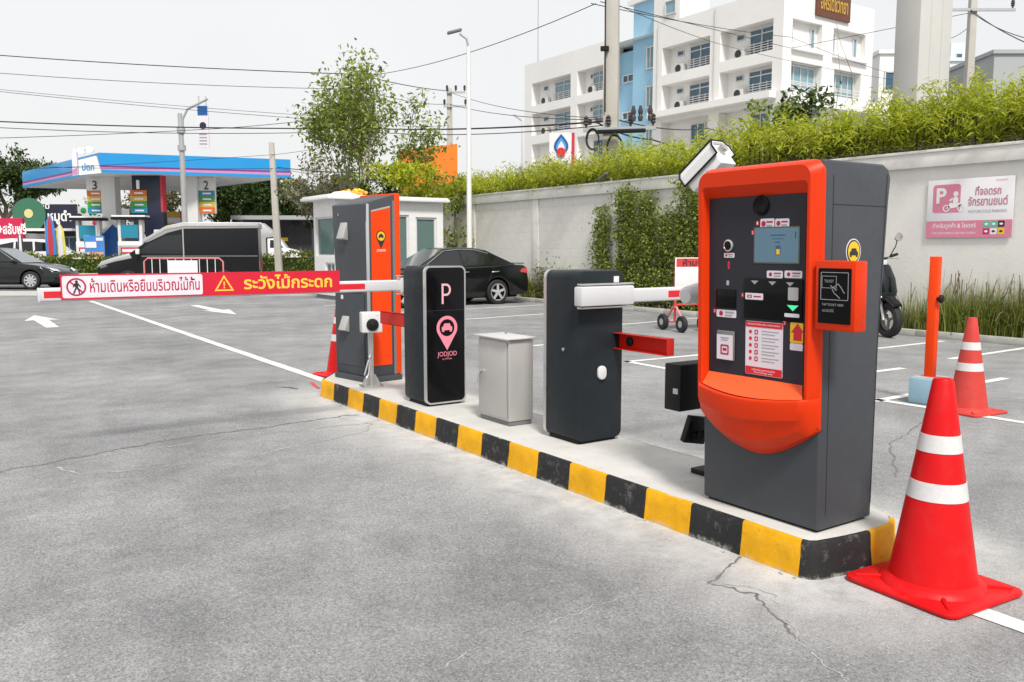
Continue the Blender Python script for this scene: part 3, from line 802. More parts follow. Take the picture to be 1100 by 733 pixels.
# card reader box on the side
rd = MB().box(-.052, .028, -.195, .0, .935, 1.232).build('reader_box', 'orange_paint', pm, bevel=.006, seg=2)
Decal('-x', (-.052, -.018, 0), .0006, .002).poly(rrect(.158,.235,.004,2,.079,1.083)).build('reader_glass', 'black_gloss', rd)
gd = Decal('-x', (-.0545, -.018, 0), .0004, .0006)
gd.band(rrect(.134,.118,.004,2,.079,1.125), rrect(.129,.113,.003,2,.079,1.125)).band(rrect(.072,.052,.002,2,.053,1.142), rrect(.068,.048,.002,2,.053,1.142))
gd.pline([(.060,1.128),(.072,1.118),(.082,1.124),(.096,1.136),(.110,1.122),(.128,1.096)], .0028).pline([(.068,1.112),(.080,1.094),(.094,1.085),(.106,1.074)], .0028).pline([(.072,1.122),(.086,1.108),(.092,1.112)], .0024)
gd.build('hand_and_ticket_symbol', 'text_grey', rd)
text('TICKET', 'text_grey', rd, (-.0545, -.071, 1.146), '-x', .046, .012, .0012)
text('TAP TICKET HERE', 'text_grey', rd, (-.0545, -.090, 1.046), '-x', .105, .010, .0012)
text('แตะบัตรที่นี่', 'text_grey', rd, (-.0545, -.068, 1.022), '-x', .055, .014, .0012)
for z in (.96,1.0): MB().lathe([(.003,0),(.003,.002),(0,.0025)], 10, (.0,-.195,z), 'y').build('screw', 'orange_sheen', rd)

def lean(o):
    for c in o.children:
        if c.type == 'MESH':
            off = c.location if c.parent is pm else (c.location + c.parent.location)
            z0 = off.z; turned = abs(c.rotation_euler.z) > 3
            if turned or (c.parent is not pm and c.parent.rotation_euler.z > 3):
                if c.parent is pm: c.location.x -= TILT*z0
            else:
                for v in c.data.vertices:
                    x, z = v.co.x + off.x, v.co.z + off.z
                    v.co.x -= TILT*z*max(0.0, min(1.0, 1 - x/.40))
        lean(c)
lean(pm)

# ================================================================== BARRIER GATES
def barrier(name, label, loc, rz, group):
    t = thing(name, label, 'barrier gate', loc, rz, group)
    w, dp, h = 0.375, 0.38, 1.140
    MB().box(-w/2+.03, w/2-.03, -dp/2+.03, dp/2-.03, 0, .022).build('plinth', 'black_matte', t)
    MB().prism(rrect(w, h-.02, .048, 7, 0, .02+(h-.02)/2), 'xz', -dp/2+.03, dp/2).build('housing', 'charcoal', t, bevel=.008)
    tr = Decal('-y', (0,-dp/2+.03,0), -.0005, .030)
    tr.band(rrect(w+.006,h-.014,.05,7,0,.02+(h-.02)/2), rrect(w-.020,h-.040,.04,7,0,.02+(h-.02)/2)).build('trim', 'silver_trim', t)
    fpn = MB().prism(rrect(w-.018, h-.038, .041, 7, 0, .02+(h-.02)/2), 'xz', -dp/2-.0005+.003, -dp/2+.035).build('display_panel', 'black_gloss', t, bevel=.003)
    fy = -dp/2+.0025
    Decal('-y', (0,fy,0), .0003, .0006).rect(-w/2+.012,w/2-.012,.781,.785).build('panel_seam', 'dark_panel', fpn)
    d = Decal('-y', (0.005,fy,0), .0005, .001)                # the P
    d.rect(-.040,-.023,.835,1.000)
    n = 14
    o_ = [(.002,.9995)] + [(.002+.044*math.sin(math.pi*i/n), .9500+.0495*math.cos(math.pi*i/n)) for i in range(n+1)] + [(-.023,.9005),(-.023,.9995)]
    i_ = [(.002,.983)] + [(.002+.027*math.sin(math.pi*i/n), .9500+.0325*math.cos(math.pi*i/n)) for i in range(n+1)] + [(-.023,.9175),(-.023,.983)]
    d.band(o_, i_)
    d.build('letter_p', 'led_white', fpn)
    pc = (0.012, .640)
    d = Decal('-y', (0,fy,0), .0005, .001)                    # pin with a car
    op = [(pc[0]+.097*math.cos(R(a)), pc[1]+.097*math.sin(R(a))) for a in range(-28,209,8)]
    ip = [(pc[0]+.070*math.cos(R(a*1.0)), pc[1]+.070*math.sin(R(a))) for a in range(-28,209,8)]
    tip = (pc[0], pc[1]-.185)
    lo = [(pc[0]+.070*math.cos(R(a)), pc[1]+.070*math.sin(R(a))) for a in range(208,333,8)]
    for q in range(len(op)-1): d.poly([op[q],op[q+1],ip[q+1],ip[q]])
    m_ = len(lo)//2
    d.poly([op[-1], ip[-1]] + lo[:m_+1] + [tip]); d.poly([tip] + lo[m_:] + [ip[0], op[0]])
    d.build('pin_symbol', 'led_pink', fpn)
    caricon('-y', (pc[0],fy,pc[1]-.004), .098, .0006, 'led_pink', fpn)
    text('JODJOD', 'led_pink', fpn, (.012,fy,.420), '-y', .182, .050, .0008, .0)
    text('by HAPPARK', 'led_pink', fpn, (.012,fy,.383), '-y', .090, .015, .0008, .0)
    # boom arm with its clamp on the far side, pointing to -x
    cl_ = MB().box(-.20,.245, dp/2+.018, dp/2+.098, 1.000-.062-.02, 1.000+.062-.02).build('arm_clamp', 'arm_white', t, bevel=.010)
    MB().box(-.23,.215, dp/2+.012, dp/2+.060, 1.048,1.060).box(-.23,.215, dp/2+.012, dp/2+.060, .898,.910).build('clamp_bar', 'silver_trim', t, bevel=.003)
    MB().lathe([(.05,0),(.05,.03)], 20, (.06,dp/2,.98), 'y').build('arm_shaft', 'steel', t)
    xe = -2.86
    arm = MB().prism(rrect(.052,.092,.012,3,dp/2+.058,.975), 'yz', xe, -.195).build('arm', 'arm_white', t)
    for x0, x1 in ((-.86,-.52),(-1.56,-1.22),(-2.26,-1.92),(-2.835,-2.62)):
        for y, s in ((dp/2+.084,1),(dp/2+.032,-1)):
            MB().box(x0, x1, y-.0008, y+.0008, .953, .998).build('reflector', 'reflect_red', arm)
    MB().box(xe-.010, xe+.004, dp/2+.029, dp/2+.087, .927, 1.023).build('arm_end_cap', 'white_plastic', arm, bevel=.008)
    # red channel bracket reaching out behind
    br = MB().box(-.166,-.158, dp/2, dp/2+.50, .622,.728).box(-.166,-.105, dp/2, dp/2+.50, .724,.728).box(-.166,-.105, dp/2, dp/2+.50, .622,.626).box(-.166,-.105, dp/2+.498, dp/2+.502, .622,.728)
    br.build('bracket', 'bracket_red', t)
    MB().lathe([(.030,0),(.030,.012),(.012,.020),(0,.020)], 18, (-.1565,dp/2+.11,.675), 'x').build('sensor', 'black_matte', t)
    MB().prism(rrect(.072,.092,.034,6,.0,.470), 'xz', dp/2, dp/2+.022).build('release_cover', 'white_plastic', t, bevel=.008)
    Decal('+y', (-.125,dp/2,1.082), .0004, .001).rect(-.022,.022,-.020,.020).build('label_sticker', 'sign_white', t)
    lk = MB().lathe([(.012,0),(.012,.006),(0,.007)], 14, (w/2,.03,.62), 'x').build('lock', 'steel', t)
    return t, arm
b1, arm1 = barrier('barrier_gate', 'dark barrier gate with glowing pink P and car pin on its black face', (3.442, 6.22, K+.001), 0, 'barrier gates on the island')
b2, arm2 = barrier('barrier_gate', 'charcoal barrier gate seen from behind with white button and red bracket', (3.612, 4.467, K+.001), math.pi, 'barrier gates on the island')
# the warning sign on the first arm (local: x -2.735..-0.745)
sgn = thing('warning_sign', 'long red and white Thai warning sign fixed along the barrier arm', 'sign', (3.442, 6.22+.19+.026, K+.98))
zc = .045
MB().box(-2.735,-1.800,-.006,0,-.085+zc,.085+zc).box(-1.800+.001,-.745,-.006,0,-.085+zc,.085+zc).build('board', 'sign_red', sgn)
Decal('-y', (0,-.006,0), .0004, .001).poly(rrect(.915,.148,.014,5,-2.268,zc)).build('white_field', 'sign_white', sgn)
c0 = (-2.640, zc)
nd = Decal('-y', (0,-.006,0), .0018, .0008).ring(*c0,.050,.061).line((c0[0]-.038,c0[1]+.038),(c0[0]+.038,c0[1]-.038),.010)
nd.build('prohibition_ring', 'text_red', sgn)
pd_ = Decal('-y', (0,-.006,0), .0030, .0006).poly(circ(c0[0]+.002,c0[1]+.036,.0095,12)).poly([(c0[0]-.010,c0[1]+.026),(c0[0]+.014,c0[1]+.026),(c0[0]+.010,c0[1]-.008),(c0[0]-.006,c0[1]-.008)])
pd_.line((c0[0]-.002,c0[1]-.006),(c0[0]-.018,c0[1]-.044),.009).line((c0[0]+.006,c0[1]-.006),(c0[0]+.014,c0[1]-.022),.009).line((c0[0]+.014,c0[1]-.02),(c0[0]+.018,c0[1]-.045),.008).line((c0[0]+.012,c0[1]+.022),(c0[0]+.026,c0[1]-.002),.007).line((c0[0]-.008,c0[1]+.022),(c0[0]-.020,c0[1]+.0),.007)
pd_.build('walking_figure', 'text_black', sgn)
text('ห้ามเดินหรือยืนบริเวณไม้กั้น', 'text_red', sgn, (-2.194,-.006,zc+.008), '-y', .725, .098, .0020, .012)
tc = (-1.655, zc-.004); 
td = Decal('-y', (0,-.006,0), .0006, .0012)
td.band([(tc[0]-.072,tc[1]-.050),(tc[0]+.072,tc[1]-.050),(tc[0],tc[1]+.068)], [(tc[0]-.052,tc[1]-.039),(tc[0]+.052,tc[1]-.039),(tc[0],tc[1]+.047)])
td.poly([(tc[0]-.006,tc[1]+.018),(tc[0]+.006,tc[1]+.018),(tc[0]+.004,tc[1]-.014),(tc[0]-.004,tc[1]-.014)]).poly(circ(tc[0],tc[1]-.025,.006,10))
td.build('warning_triangle', 'text_yellow', sgn)
text('ระวังไม้กระดก', 'text_yellow', sgn, (-1.16,-.006,zc+.008), '-y', .70, .110, .0012, .022)

# ================================================================== SILVER CABINET
cb = thing('electrical_cabinet', 'small silver steel cabinet with lock handle between the two barrier gates', 'cabinet', (3.385, 5.02, K+.001))
MB().box(.008,.205,.008,.405,0,.035).build('plinth', 'cabinet_plinth', cb, bevel=.003)
MB().box(0,.212,0,.412,.035,.625).build('box', 'cabinet', cb, bevel=.005)
MB().add([(-.035,-.022,.632),(.238,-.022,.632),(.238,.434,.632),(-.035,.434,.632),(-.035,-.022,.642),(.238,-.022,.642),(.238,.434,.642),(-.035,.434,.642),(.10,.21,.655)],
         [(0,1,2,3),(0,1,5,4),(1,2,6,5),(2,3,7,6),(3,0,4,7),(4,5,8),(5,6,8),(6,7,8),(7,4,8)]).build('lid', 'cabinet_top', cb, bevel=.002)
MB().box(.0,.2,.01,.40,.622,.633).build('lid_seat', 'cabinet', cb)
dr = MB().box(-.010,-.002,.022,.400,.055,.612).build('door', 'cabinet', cb, bevel=.002)
hd = MB().lathe([(.016,0),(.016,.014),(.010,.018),(.0,.018)], 14, (-.026,.365,.37), 'x').build('handle_boss', 'steel', dr)
MB().path([(-.026,.365,.372),(-.032,.368,.345),(-.033,.372,.29),(-.028,.374,.275)], .007, 8).build('handle', 'steel', dr)
MB().path([(.10,.20,.656),(.10,.20,.672),(.118,.21,.674),(.118,.21,.656)], .005, 6).build('lifting_eye', 'steel', cb)
MB().tube((-.006,.022,.06),(-.006,.022,.60),.004,n=6).build('door_hinge', 'steel', dr)

# ================================================================== CAMERA ON SHORT POST
cp = thing('camera_post', 'white square camera on a short steel post beside the orange ticket machine', 'camera', (3.345, 7.27, K+.001), R(-14))
MB().box(-.105,.105,-.09,.09,0,.010).build('base_plate', 'steel', cp, bevel=.002)
MB().tube((0,0,.01),(0,0,.53),.024,n=16).build('post', 'steel', cp)
for a in range(4):
    c, s = math.cos(R(45+90*a)), math.sin(R(45+90*a))
    MB().add([(c*.02-s*.003,s*.02+c*.003,.01),(c*.10-s*.003,s*.10+c*.003,.01),(c*.085-s*.003,s*.085+c*.003,.055),(c*.04-s*.003,s*.04+c*.003,.115),(c*.02-s*.003,s*.02+c*.003,.115),
              (c*.02+s*.003,s*.02-c*.003,.01),(c*.10+s*.003,s*.10-c*.003,.01),(c*.085+s*.003,s*.085-c*.003,.055),(c*.04+s*.003,s*.04-c*.003,.115),(c*.02+s*.003,s*.02-c*.003,.115)],
             [(0,1,2,3,4),(9,8,7,6,5),(0,1,6,5),(1,2,7,6),(2,3,8,7),(3,4,9,8),(4,0,5,9)]).build('gusset', 'steel', cp)
hb = MB().box(-.095,.095,-.09,.045,.510,.700).build('camera_housing', 'white_plastic', cp, bevel=.012, seg=3)
MB().lathe([(.057,0),(.057,-.012),(.045,-.030),(.0,-.040)], 26, (.002,-.089,.585), 'y').build('lens', 'black_matte', hb)
MB().lathe([(.004,0),(.004,-.002)], 8, (.05,-.0905,.67), 'y').build('indicator', 'reflect_red', hb)
MB().path([(-.045,-.03,.515),(-.05,-.05,.40),(-.052,-.06,.30),(-.035,-.05,.265),(-.012,-.03,.27)], .006, 8).build('cable', 'cable', cp)
MB().path([(-.012,-.03,.30),(-.045,-.06,.22),(-.075,-.07,.12),(-.060,-.06,.085),(-.035,-.045,.12),(-.015,-.035,.22),(.0,-.03,.36)], .007, 8).build('conduit', 'silver_trim', cp)

# ================================================================== TICKET MACHINE (orange, far end)
tk = thing('ticket_machine', 'tall grey ticket machine with orange side panel at the far end of the island', 'ticket machine', (3.405, 7.44, K+.001), R(10))
TW, TD = .575, .375
MB().box(-.02,TD+.0,-.02,TW,0,.055).build('plinth', 'grey_paint', tk, bevel=.004)
# side outline (x-z): front waist bent inwards, top rising to the rear
tp = [(0,.055),(TD-.005,.055),(TD-.005,1.800),(TD-.05,1.800),(.02,1.715),(-.012,1.70),(.004,1.25),(.016,1.02),(.004,.86),(0,.60)]
MB().prism(tp, 'xz', 0, TW).build('body', 'grey_paint', tk, bevel=.006)
MB().box(TD-.055,TD+.006,-.006,TW+.006,.06,1.812).build('rear_fin', 'orange_bright', tk, bevel=.006)
MB().prism([(.045,.16),(.265,.16),(.265,1.690),(.045,1.640)], 'xz', -.004, .01).build('side_panel', 'orange_bright', tk)
Decal('-y', (0,-.004,0), .0003, .001).poly([(.045,1.625),(.265,1.674),(.265,1.690),(.045,1.641)]).build('highlight_strip', 'silver_trim', tk)
MB().box(-.006,.020,-.009,.014,.06,1.70).build('corner_trim', 'silver_trim', tk, bevel=.004)
MB().box(.29,.318,-.005,.01,.06,1.74).build('joint_strip', 'cabinet_plinth', tk)
pb = Decal('-y', (.155,-.004,1.40), .0005, .001)
op = [(.055*math.cos(R(a)), .055*math.sin(R(a))) for a in range(-30,211,12)]
pb.poly(op + [(0,-.12)]).build('pin_badge', 'text_black', tk)
yb = Decal('-y', (.155,-.004,1.40), .002, .001).poly(circ(0,0,.044,24)).build('badge_disc', 'yellow', tk)
caricon('-y', (.155,-.004,1.398), .058, .0035, 'text_black', yb)
text('JODJOD', 'sign_white', tk, (.155,-.004,1.263), '-y', .105, .026, .001, .02)
for z0, z1 in ((1.36,1.55),(.47,.64)):
    MB().add([(.0,.32,z1),(.0,.44,z1),(-.06,.44,z0+.02),(-.06,.32,z0+.02),(.0,.32,z0),(.0,.44,z0)], [(0,1,2,3),(3,2,5,4),(0,3,4),(1,2,5),(0,1,5,4)]).build('reader_wedge', 'cabinet', tk, bevel=.003)
d_ = Decal('-x', (-.002,TW,0), .001, .003)
d_.poly(rrect(.46,.70,.01,3,.28,.50)).build('service_door', 'grey_paint', tk)
MB().box(-.018,.0,.08,.53,.90,.93).build('coin_ledge', 'black_matte', tk)
Decal('-x', (-.004,TW,0), .003, .001).rect(.12,.16,.79,.83).build('label_sticker', 'sign_white', tk)
Decal('-x', (.0,TW,0), .012, .001).rect(.10,.115,1.60,1.62).rect(.10,.115,.50,.54).build('lock', 'steel', tk)

# ================================================================== CAMERA POLE BEHIND THE PAY MACHINE
cpo = thing('camera_pole', 'camera pole with white hood and black boxes standing behind the pay machine', 'camera pole', (3.64, 3.30, K+.001))
MB().box(-.095,.11,-.09,.09,0,.030).build('base_plate', 'black_matte', cpo, bevel=.004)
MB().box(-.03,.03,-.03,.03,.02,1.74).build('post', 'black_matte', cpo, bevel=.004)
bx_ = MB().box(-.345,-.06,-.06,.06,.405,.660).build('control_box', 'black_matte', cpo, bevel=.006)
MB().lathe([(.010,0),(.010,.008),(0,.009)], 12, (-.345,-.03,.525), 'x').build('lock', 'steel', bx_); bx_.children[0].rotation_euler = (0,0,0)
MB().box(-.352,-.345,-.048,-.012,.50,.53).build('latch', 'silver_trim', bx_)
fl = MB().obox((-.155,0,.275),(.15,.04,.155),(R(12),R(10),R(-6))).build('flood_light', 'black_matte', cpo, bevel=.006)
for i in range(3):
    for j in range(2): MB().obox((-.20+.045*i,-.024,.245+.06*j),(.034,.006,.046),(R(12),R(10),R(-6))).build('light_cell', 'black_gloss', fl)
MB().box(-.09,.0,-.015,.015,.24,.28).build('light_bracket', 'black_matte', cpo)
bc = MB().lathe([(.0,-.13),(.035,-.128),(.050,-.11),(.052,0),(.052,.14),(.045,.15),(0,.15)], 24, (0,0,0), 'x').build('bullet_camera', 'white_plastic', cpo); bc.location = (-.17,-.01,1.045); bc.rotation_euler = (0,R(-8),R(10))
MB().box(-.06,.0,-.02,.02,1.0,1.03).build('camera_bracket', 'white_plastic', cpo)
# gabled hood: runs towards the lane, tilted down
ax = Vector((-.10,.75,-.62)).normalized()
side = Vector((.75,.10,0)).normalized(); upv = side.cross(ax).normalized()
if upv.z < 0: upv = -upv
def hp_(s, a, u): return tuple(Vector((-.055,-.02,1.775)) + ax*s + side*a*.88 + upv*u*.88)
sec = [(-.080,-.085),(-.080,.035),(-.050,.076),(.050,.076),(.080,.035),(.080,-.085)]
MB().loft([[hp_(-.035,a,u) for a,u in sec],[hp_(.20,a,u) for a,u in sec]]).build('camera_body', 'white_paint', cpo, bevel=.008)
sec2 = [(-.092,-.02),(-.092,.042),(-.055,.088),(.055,.088),(.092,.042),(.092,-.02),(.080,-.02),(.080,.036),(.050,.077),(-.050,.077),(-.080,.036),(-.080,-.02)]
MB().loft([[hp_(-.05,a,u) for a,u in sec2],[hp_(.215,a,u) for a,u in sec2]]).build('sun_hood', 'white_paint', cpo)
for q in (1,-1): MB().path([hp_(-.05,q*.094,-.02),hp_(.215,q*.094,-.02)], .006, 6).build('hood_edge', 'black_matte', cpo)
for q in (-.05,.215): MB().path([hp_(q,-.094,-.02),hp_(q,-.094,.044),hp_(q,-.056,.090),hp_(q,.056,.090),hp_(q,.094,.044),hp_(q,.094,-.02)], .006, 6).build('hood_edge', 'black_matte', cpo)
MB().path([hp_(-.05,-.058,.092),hp_(.215,-.058,.092)], .006, 6).build('hood_edge', 'black_matte', cpo)
MB().tube(hp_(-.03,.0,.02), hp_(-.07,.0,.015), .026, .020, 16).build('cable_gland', 'steel', cpo)
MB().path([(0,0,1.74),(-.02,.01,1.78),hp_(.05,0,-.04)], .018, 8).build('camera_bracket', 'steel', cpo)

# ================================================================== CONES AND POST
def cone(label, loc, rz, body, group='traffic cones'):
    t = thing('traffic_cone', label, 'traffic cone', loc, rz, group)
    b = .26; p = rrect(2*b, 2*b, .05, 4)
    MB().prism(p, 'xy', 0, .022).build('base', body, t, bevel=.008)
    for a in range(4):
        c, s = math.cos(R(45+90*a)), math.sin(R(45+90*a))
        MB().path([(c*.17,s*.17,.026),(c*.31,s*.31,.022)], [.012,.008], 6).build('base_rib', body, t)
    def rr(z): return .178 - (.178-.040)*(z-.03)/(.905-.03)
    MB().lathe([(.215,.020),(.205,.036),(.190,.046),(rr(.05),.055),(rr(.35),.35),(rr(.55),.55),(rr(.75),.75),(rr(.895),.895),(rr(.905)-.004,.905),(rr(.905)-.012,.900),(rr(.905)-.014,.80)], 40, cap=False).build('cone_body', body, t)
    for z0, z1 in ((.400,.475),(.600,.672)):
        MB().lathe([(rr(z0)-.003,z0-.001),(rr(z0)+.002,z0),(rr(z1)+.002,z1),(rr(z1)-.003,z1+.001)], 40, cap=False).build('reflective_band', 'reflective_band', t)
    return t
cone('large red traffic cone with two silver bands in front of the pay machine', (3.478, 1.905, .004), R(-4), 'cone_red')
c2 = cone('faded red traffic cone standing in the parking bay beside the orange post', (7.60, 3.93, .0), R(-6), 'cone_faded')
c2.scale = (.93,.93,.93)
cone('red traffic cone half hidden behind the grey ticket machine', (3.845, 9.15, 0), R(8), 'cone_red')
po = thing('orange_post', 'square orange post with black knob in a pale blue base', 'post', (7.72, 4.36, 0), R(6))
MB().box(-.15,.15,-.13,.13,0,.245).build('base_box', 'pale_blue', po, bevel=.015)
MB().box(-.13,.13,-.11,.11,.2455,.25).build('concrete_fill', 'pavement', po)
MB().box(-.040,.040,-.040,.040,.245,1.375).build('shaft', 'orange_bright', po, bevel=.004)
MB().lathe([(.018,0),(.018,-.02),(.038,-.026),(.038,-.045),(.028,-.055),(0,-.056)], 18, (-.025,-.040,.985), 'y').build('knob', 'black_matte', po)
for z in (.86,.92,1.0,1.06,1.12): MB().lathe([(.006,0),(.006,-.001)], 8, (.025,-.0402,z), 'y').build('peg_hole', 'text_black', po)
MB().lathe([(.006,0),(.006,-.001)], 8, (-.018,-.0402,1.26), 'y').build('peg_hole', 'text_black', po)

# ================================================================== BOUNDARY WALL AND PLANTING BED
XW = 13.95
wl = thing('boundary_wall', 'long pale plastered boundary wall with pilasters along the car park', 'wall', (XW, 14, 0))
wl.location = (XW, 0, 0)
MB().box(.030,.20, 0.0,32,0,2.80).build('core', 'wall_plaster', wl)
MB().box(-.085,.235, 0.0,32,2.80,3.035).build('ring_beam', 'wall_coping', wl, bevel=.008)
MB().box(-.105,.260, 0.0,32,3.035,3.085).build('coping', 'wall_coping', wl, bevel=.008)
MB().box(.0,.03, 0.0,9.15,0,2.80).build('render_panel', 'wall_plaster', wl)
MB().box(.0,.03, 9.55,12.5,0,2.80).build('render_panel', 'wall_plaster', wl)
for y in (2.6, 9.35, 12.70, 16.03, 19.36, 22.69, 26.0):
    MB().box(-.030,.032, y-.14,y+.14,0,2.80).build('pilaster', 'wall_coping', wl, bevel=.008)
blk = None
bays = ((12.85,15.88),(16.18,19.21),(19.51,22.54))
for b0, b1_ in bays:
    MB().box(.012,.03,b0,b1_,0,2.80).build('mortar_bed', 'wall_plaster', wl)
    for r in range(12):
        z0 = .10 + r*.224; n = 7; bl = (b1_-b0)/n; sh = .5 if r % 2 else 0
        for i in range(n + (1 if sh else 0)):
            y0 = b0 + (i-sh)*bl; y1 = y0 + bl
            y0, y1 = max(y0,b0), min(y1,b1_)
            full = abs((y1-y0)-bl) < 1e-6
            if full and blk is not None:
                o = link('block', blk, wl)
            else:
                m = MB().box(.006,.014,.003,(y1-y0)-.003,.003,.221).mesh('block', 'wall_block', bevel=.0015, seg=1)
                if full: blk = m
                o = link('block', m, wl)
            o.location = (rng.uniform(-.001,.001), y0, z0)
bed = struct(MB().box(13.55,XW+.03,0,22.6,.0,.07).build('planting_bed', 'soil', smooth=False))
for i in range(23):
    MB().box(13.44,13.555,.0+i*.985,.0+i*.985+.98,0,.105).build('kerb_stone', 'bed_kerb', bed, bevel=.008)

# motorcycle parking sign on the wall
sg = thing('parking_sign', 'pink and white motorcycle parking sign on the boundary wall', 'sign', (XW-.036, 7.365, 2.10))
SW, SH = 1.39, .95
MB().box(-.0,.012,-SW/2,SW/2,-SH/2,SH/2).build('board', 'sign_board', sg, bevel=.003)
Decal('-x', (0,0,0), .001, .002).rect(-SW/2,SW/2,-SH/2,-SH/2+.275).build('pink_band', 'pink', sg)
Decal('-x', (0,0,0), .001, .002).poly(rrect(.46,.46,.05,5,-.37,.165)).build('pink_square', 'pink', sg)
text('P', 'text_white', sg, (0,.455,.215), '-x', .17, .25, .005, .03)
mc = Decal('-x', (0,0,0), .006, .001)
mc.ring(-.365,.005,.040,.058,20).ring(-.125,.005,.040,.058,20).poly([(-.365,.0),(-.30,.10),(-.27,.09),(-.16,.09),(-.10,.06),(-.18,.02),(-.29,.0)]).poly([(-.255,.09),(-.175,.085),(-.17,.16),(-.21,.20),(-.26,.17)]).poly(circ(-.215,.235,.042,16)).line((-.255,.165),(-.315,.125),.03)
mc.build('motorcycle_symbol', 'text_white', sg)
text('ที่จอดรถ', 'pink_text', sg, (0,-.30,.27), '-x', .40, .15, .004, .012)
text('จักรยานยนต์', 'pink_text', sg, (0,-.30,.105), '-x', .62, .15, .004, .012)
text('MOTORCYCLE PARKING', 'text_grey', sg, (0,-.30,-.06), '-x', .60, .045, .004)
text('สำหรับลูกค้า & ไรเดอร์', 'text_white', sg, (0,.225,-.285), '-x', .72, .105, .004, .012)
text('FOR CUSTOMERS & DELIVERY RIDERS', 'text_white', sg, (0,.225,-.40), '-x', .72, .032, .004)
for i, m_ in enumerate(('mint','mint','text_black','magenta','sign_board','yellow')):
    cx, cy = .30+.115*(i%3), -.265-.115*(i//3)
    Decal('-x', (0,0,0), .004, .001).poly(rrect(.10,.095,.008,2,cx,cy)).build('app_tile', m_, sg)
    Decal('-x', (0,0,0), .006, .001).poly(circ(cx,cy,.028,10,.018)).build('tile_mark', 'text_white' if m_ not in ('sign_board','yellow') else 'text_black', sg)
text('JODJOD', 'pink_text', sg, (0,-.50,.415), '-x', .18, .03, .004)

# iron fence behind the wall top
fe = thing('iron_fence', 'dark iron fence standing on top of the wall inside the hedge', 'fence', (XW+.20, 0, 3.085))
pal = MB().box(-.012,.012,-.012,.012,0,.52).add([(-.012,-.012,.52),(.012,-.012,.52),(.012,.012,.52),(-.012,.012,.52),(0,0,.58)], [(0,1,4),(1,2,4),(2,3,4),(3,0,4)]).mesh('paling', 'fence_dark')
for i in range(64):
    o = link('paling', pal, fe); o.location = (rng.uniform(-.004,.004), 4.2+i*.125, 0)
for z in (.10,.46): MB().box(.013,.03,4.1,12.3,z,z+.03).build('rail', 'fence_dark', fe)

# bamboo hedge: arching canes, each with sprays of narrow leaves
hg = thing('bamboo_hedge', 'bright yellow green bamboo hedge growing along the top of the wall', 'hedge', (XW+.45, 0, 2.9))
def hedge_top(y): return 4.40 - (y-6.9)*(.62/18) - 2.9 + .10*math.sin(y*1.7) + .08*math.sin(y*4.1+1)
P_, D_l, Lh = [], [], []
canes = MB()
for i in range(3000):
    y = rng.uniform(2.5, 31); x = rng.uniform(-.26,.60) if y < 12 else rng.uniform(-.42,.5); h = hedge_top(y)*(rng.uniform(.50,.97) if rng.random() < .96 else rng.uniform(.95,1.06))
    lx, ly = rng.gauss(-.26 if rng.random() < .66 else .12,.20), rng.gauss(0,.18)
    pts = []
    for k in range(7):
        s = k/6; pts.append((x + lx*s*s*1.6, y + ly*s*s, h*(s - .22*s*s*s*abs(lx)*2)))
    if i % 6 == 0: canes.path(pts, [.006]*6+[.003], 4, False)
    near = 1.0 if y < 14 else .75
    for k in range(int(46*near)):
        s = rng.uniform(.22 if y < 10.5 else .04,1.02); a = min(5, int(s*6)); f = s*6-a
        p0, p1 = pts[min(a,6)], pts[min(a+1,6)]
        P_.append([p0[j] + (p1[j]-p0[j])*f + rng.gauss(0,.055) for j in range(3)])
        an = rng.uniform(0,6.283); D_l.append([math.cos(an), math.sin(an), -.15 + .5*(rng.random()-.4)])
        Lh.append(rng.uniform(.075,.18))
P_, D_l, Lh = np.array(P_), np.array(D_l), np.array(Lh)
link('foliage', leaf_mesh('foliage', leaves(P_, Lh, Lh*.19, .45, .8, D_l), 'leaf_bamboo'), hg)
cn = canes.build('canes', 'cane', hg); cn['kind'] = 'stuff'
hg.children[0]['kind'] = 'stuff'
lit_n = 2600                                                # dead leaves lying on the coping
lp = np.column_stack([nrg.normal(-.40,.10,lit_n), nrg.uniform(4.5,24,lit_n), nrg.uniform(.195,.27,lit_n)])
o = link('leaf_litter', leaf_mesh('leaf_litter', leaves(lp, .09, .02, .0, 2.0, np.column_stack([nrg.normal(size=(lit_n,2)), np.zeros(lit_n)])), 'leaf_dry'), hg); o['kind'] = 'stuff'
for y, dx in ((9.9,-.5),(10.25,.1),(6.5,-.3)):              # bare shoots above the hedge
    pts = [(0,y,1.2),(dx*.3,y-.05,1.8),(dx*.7,y+.06,2.3),(dx,y+.1,2.75)]
    MB().path(pts, [.007,.006,.004,.002], 5).build('bare_shoot', 'cane', hg)

def foliage_mass(pos, n, fn, L, wr, m, name='foliage', parent=None, droop=.2, up=.6):
    P = np.array([fn() for _ in range(n)]); Lh = nrg.uniform(L[0], L[1], n)
    o = link(name, leaf_mesh(name, leaves(P, Lh, Lh*wr, droop, up), m), parent); o['kind'] = 'stuff'; return o
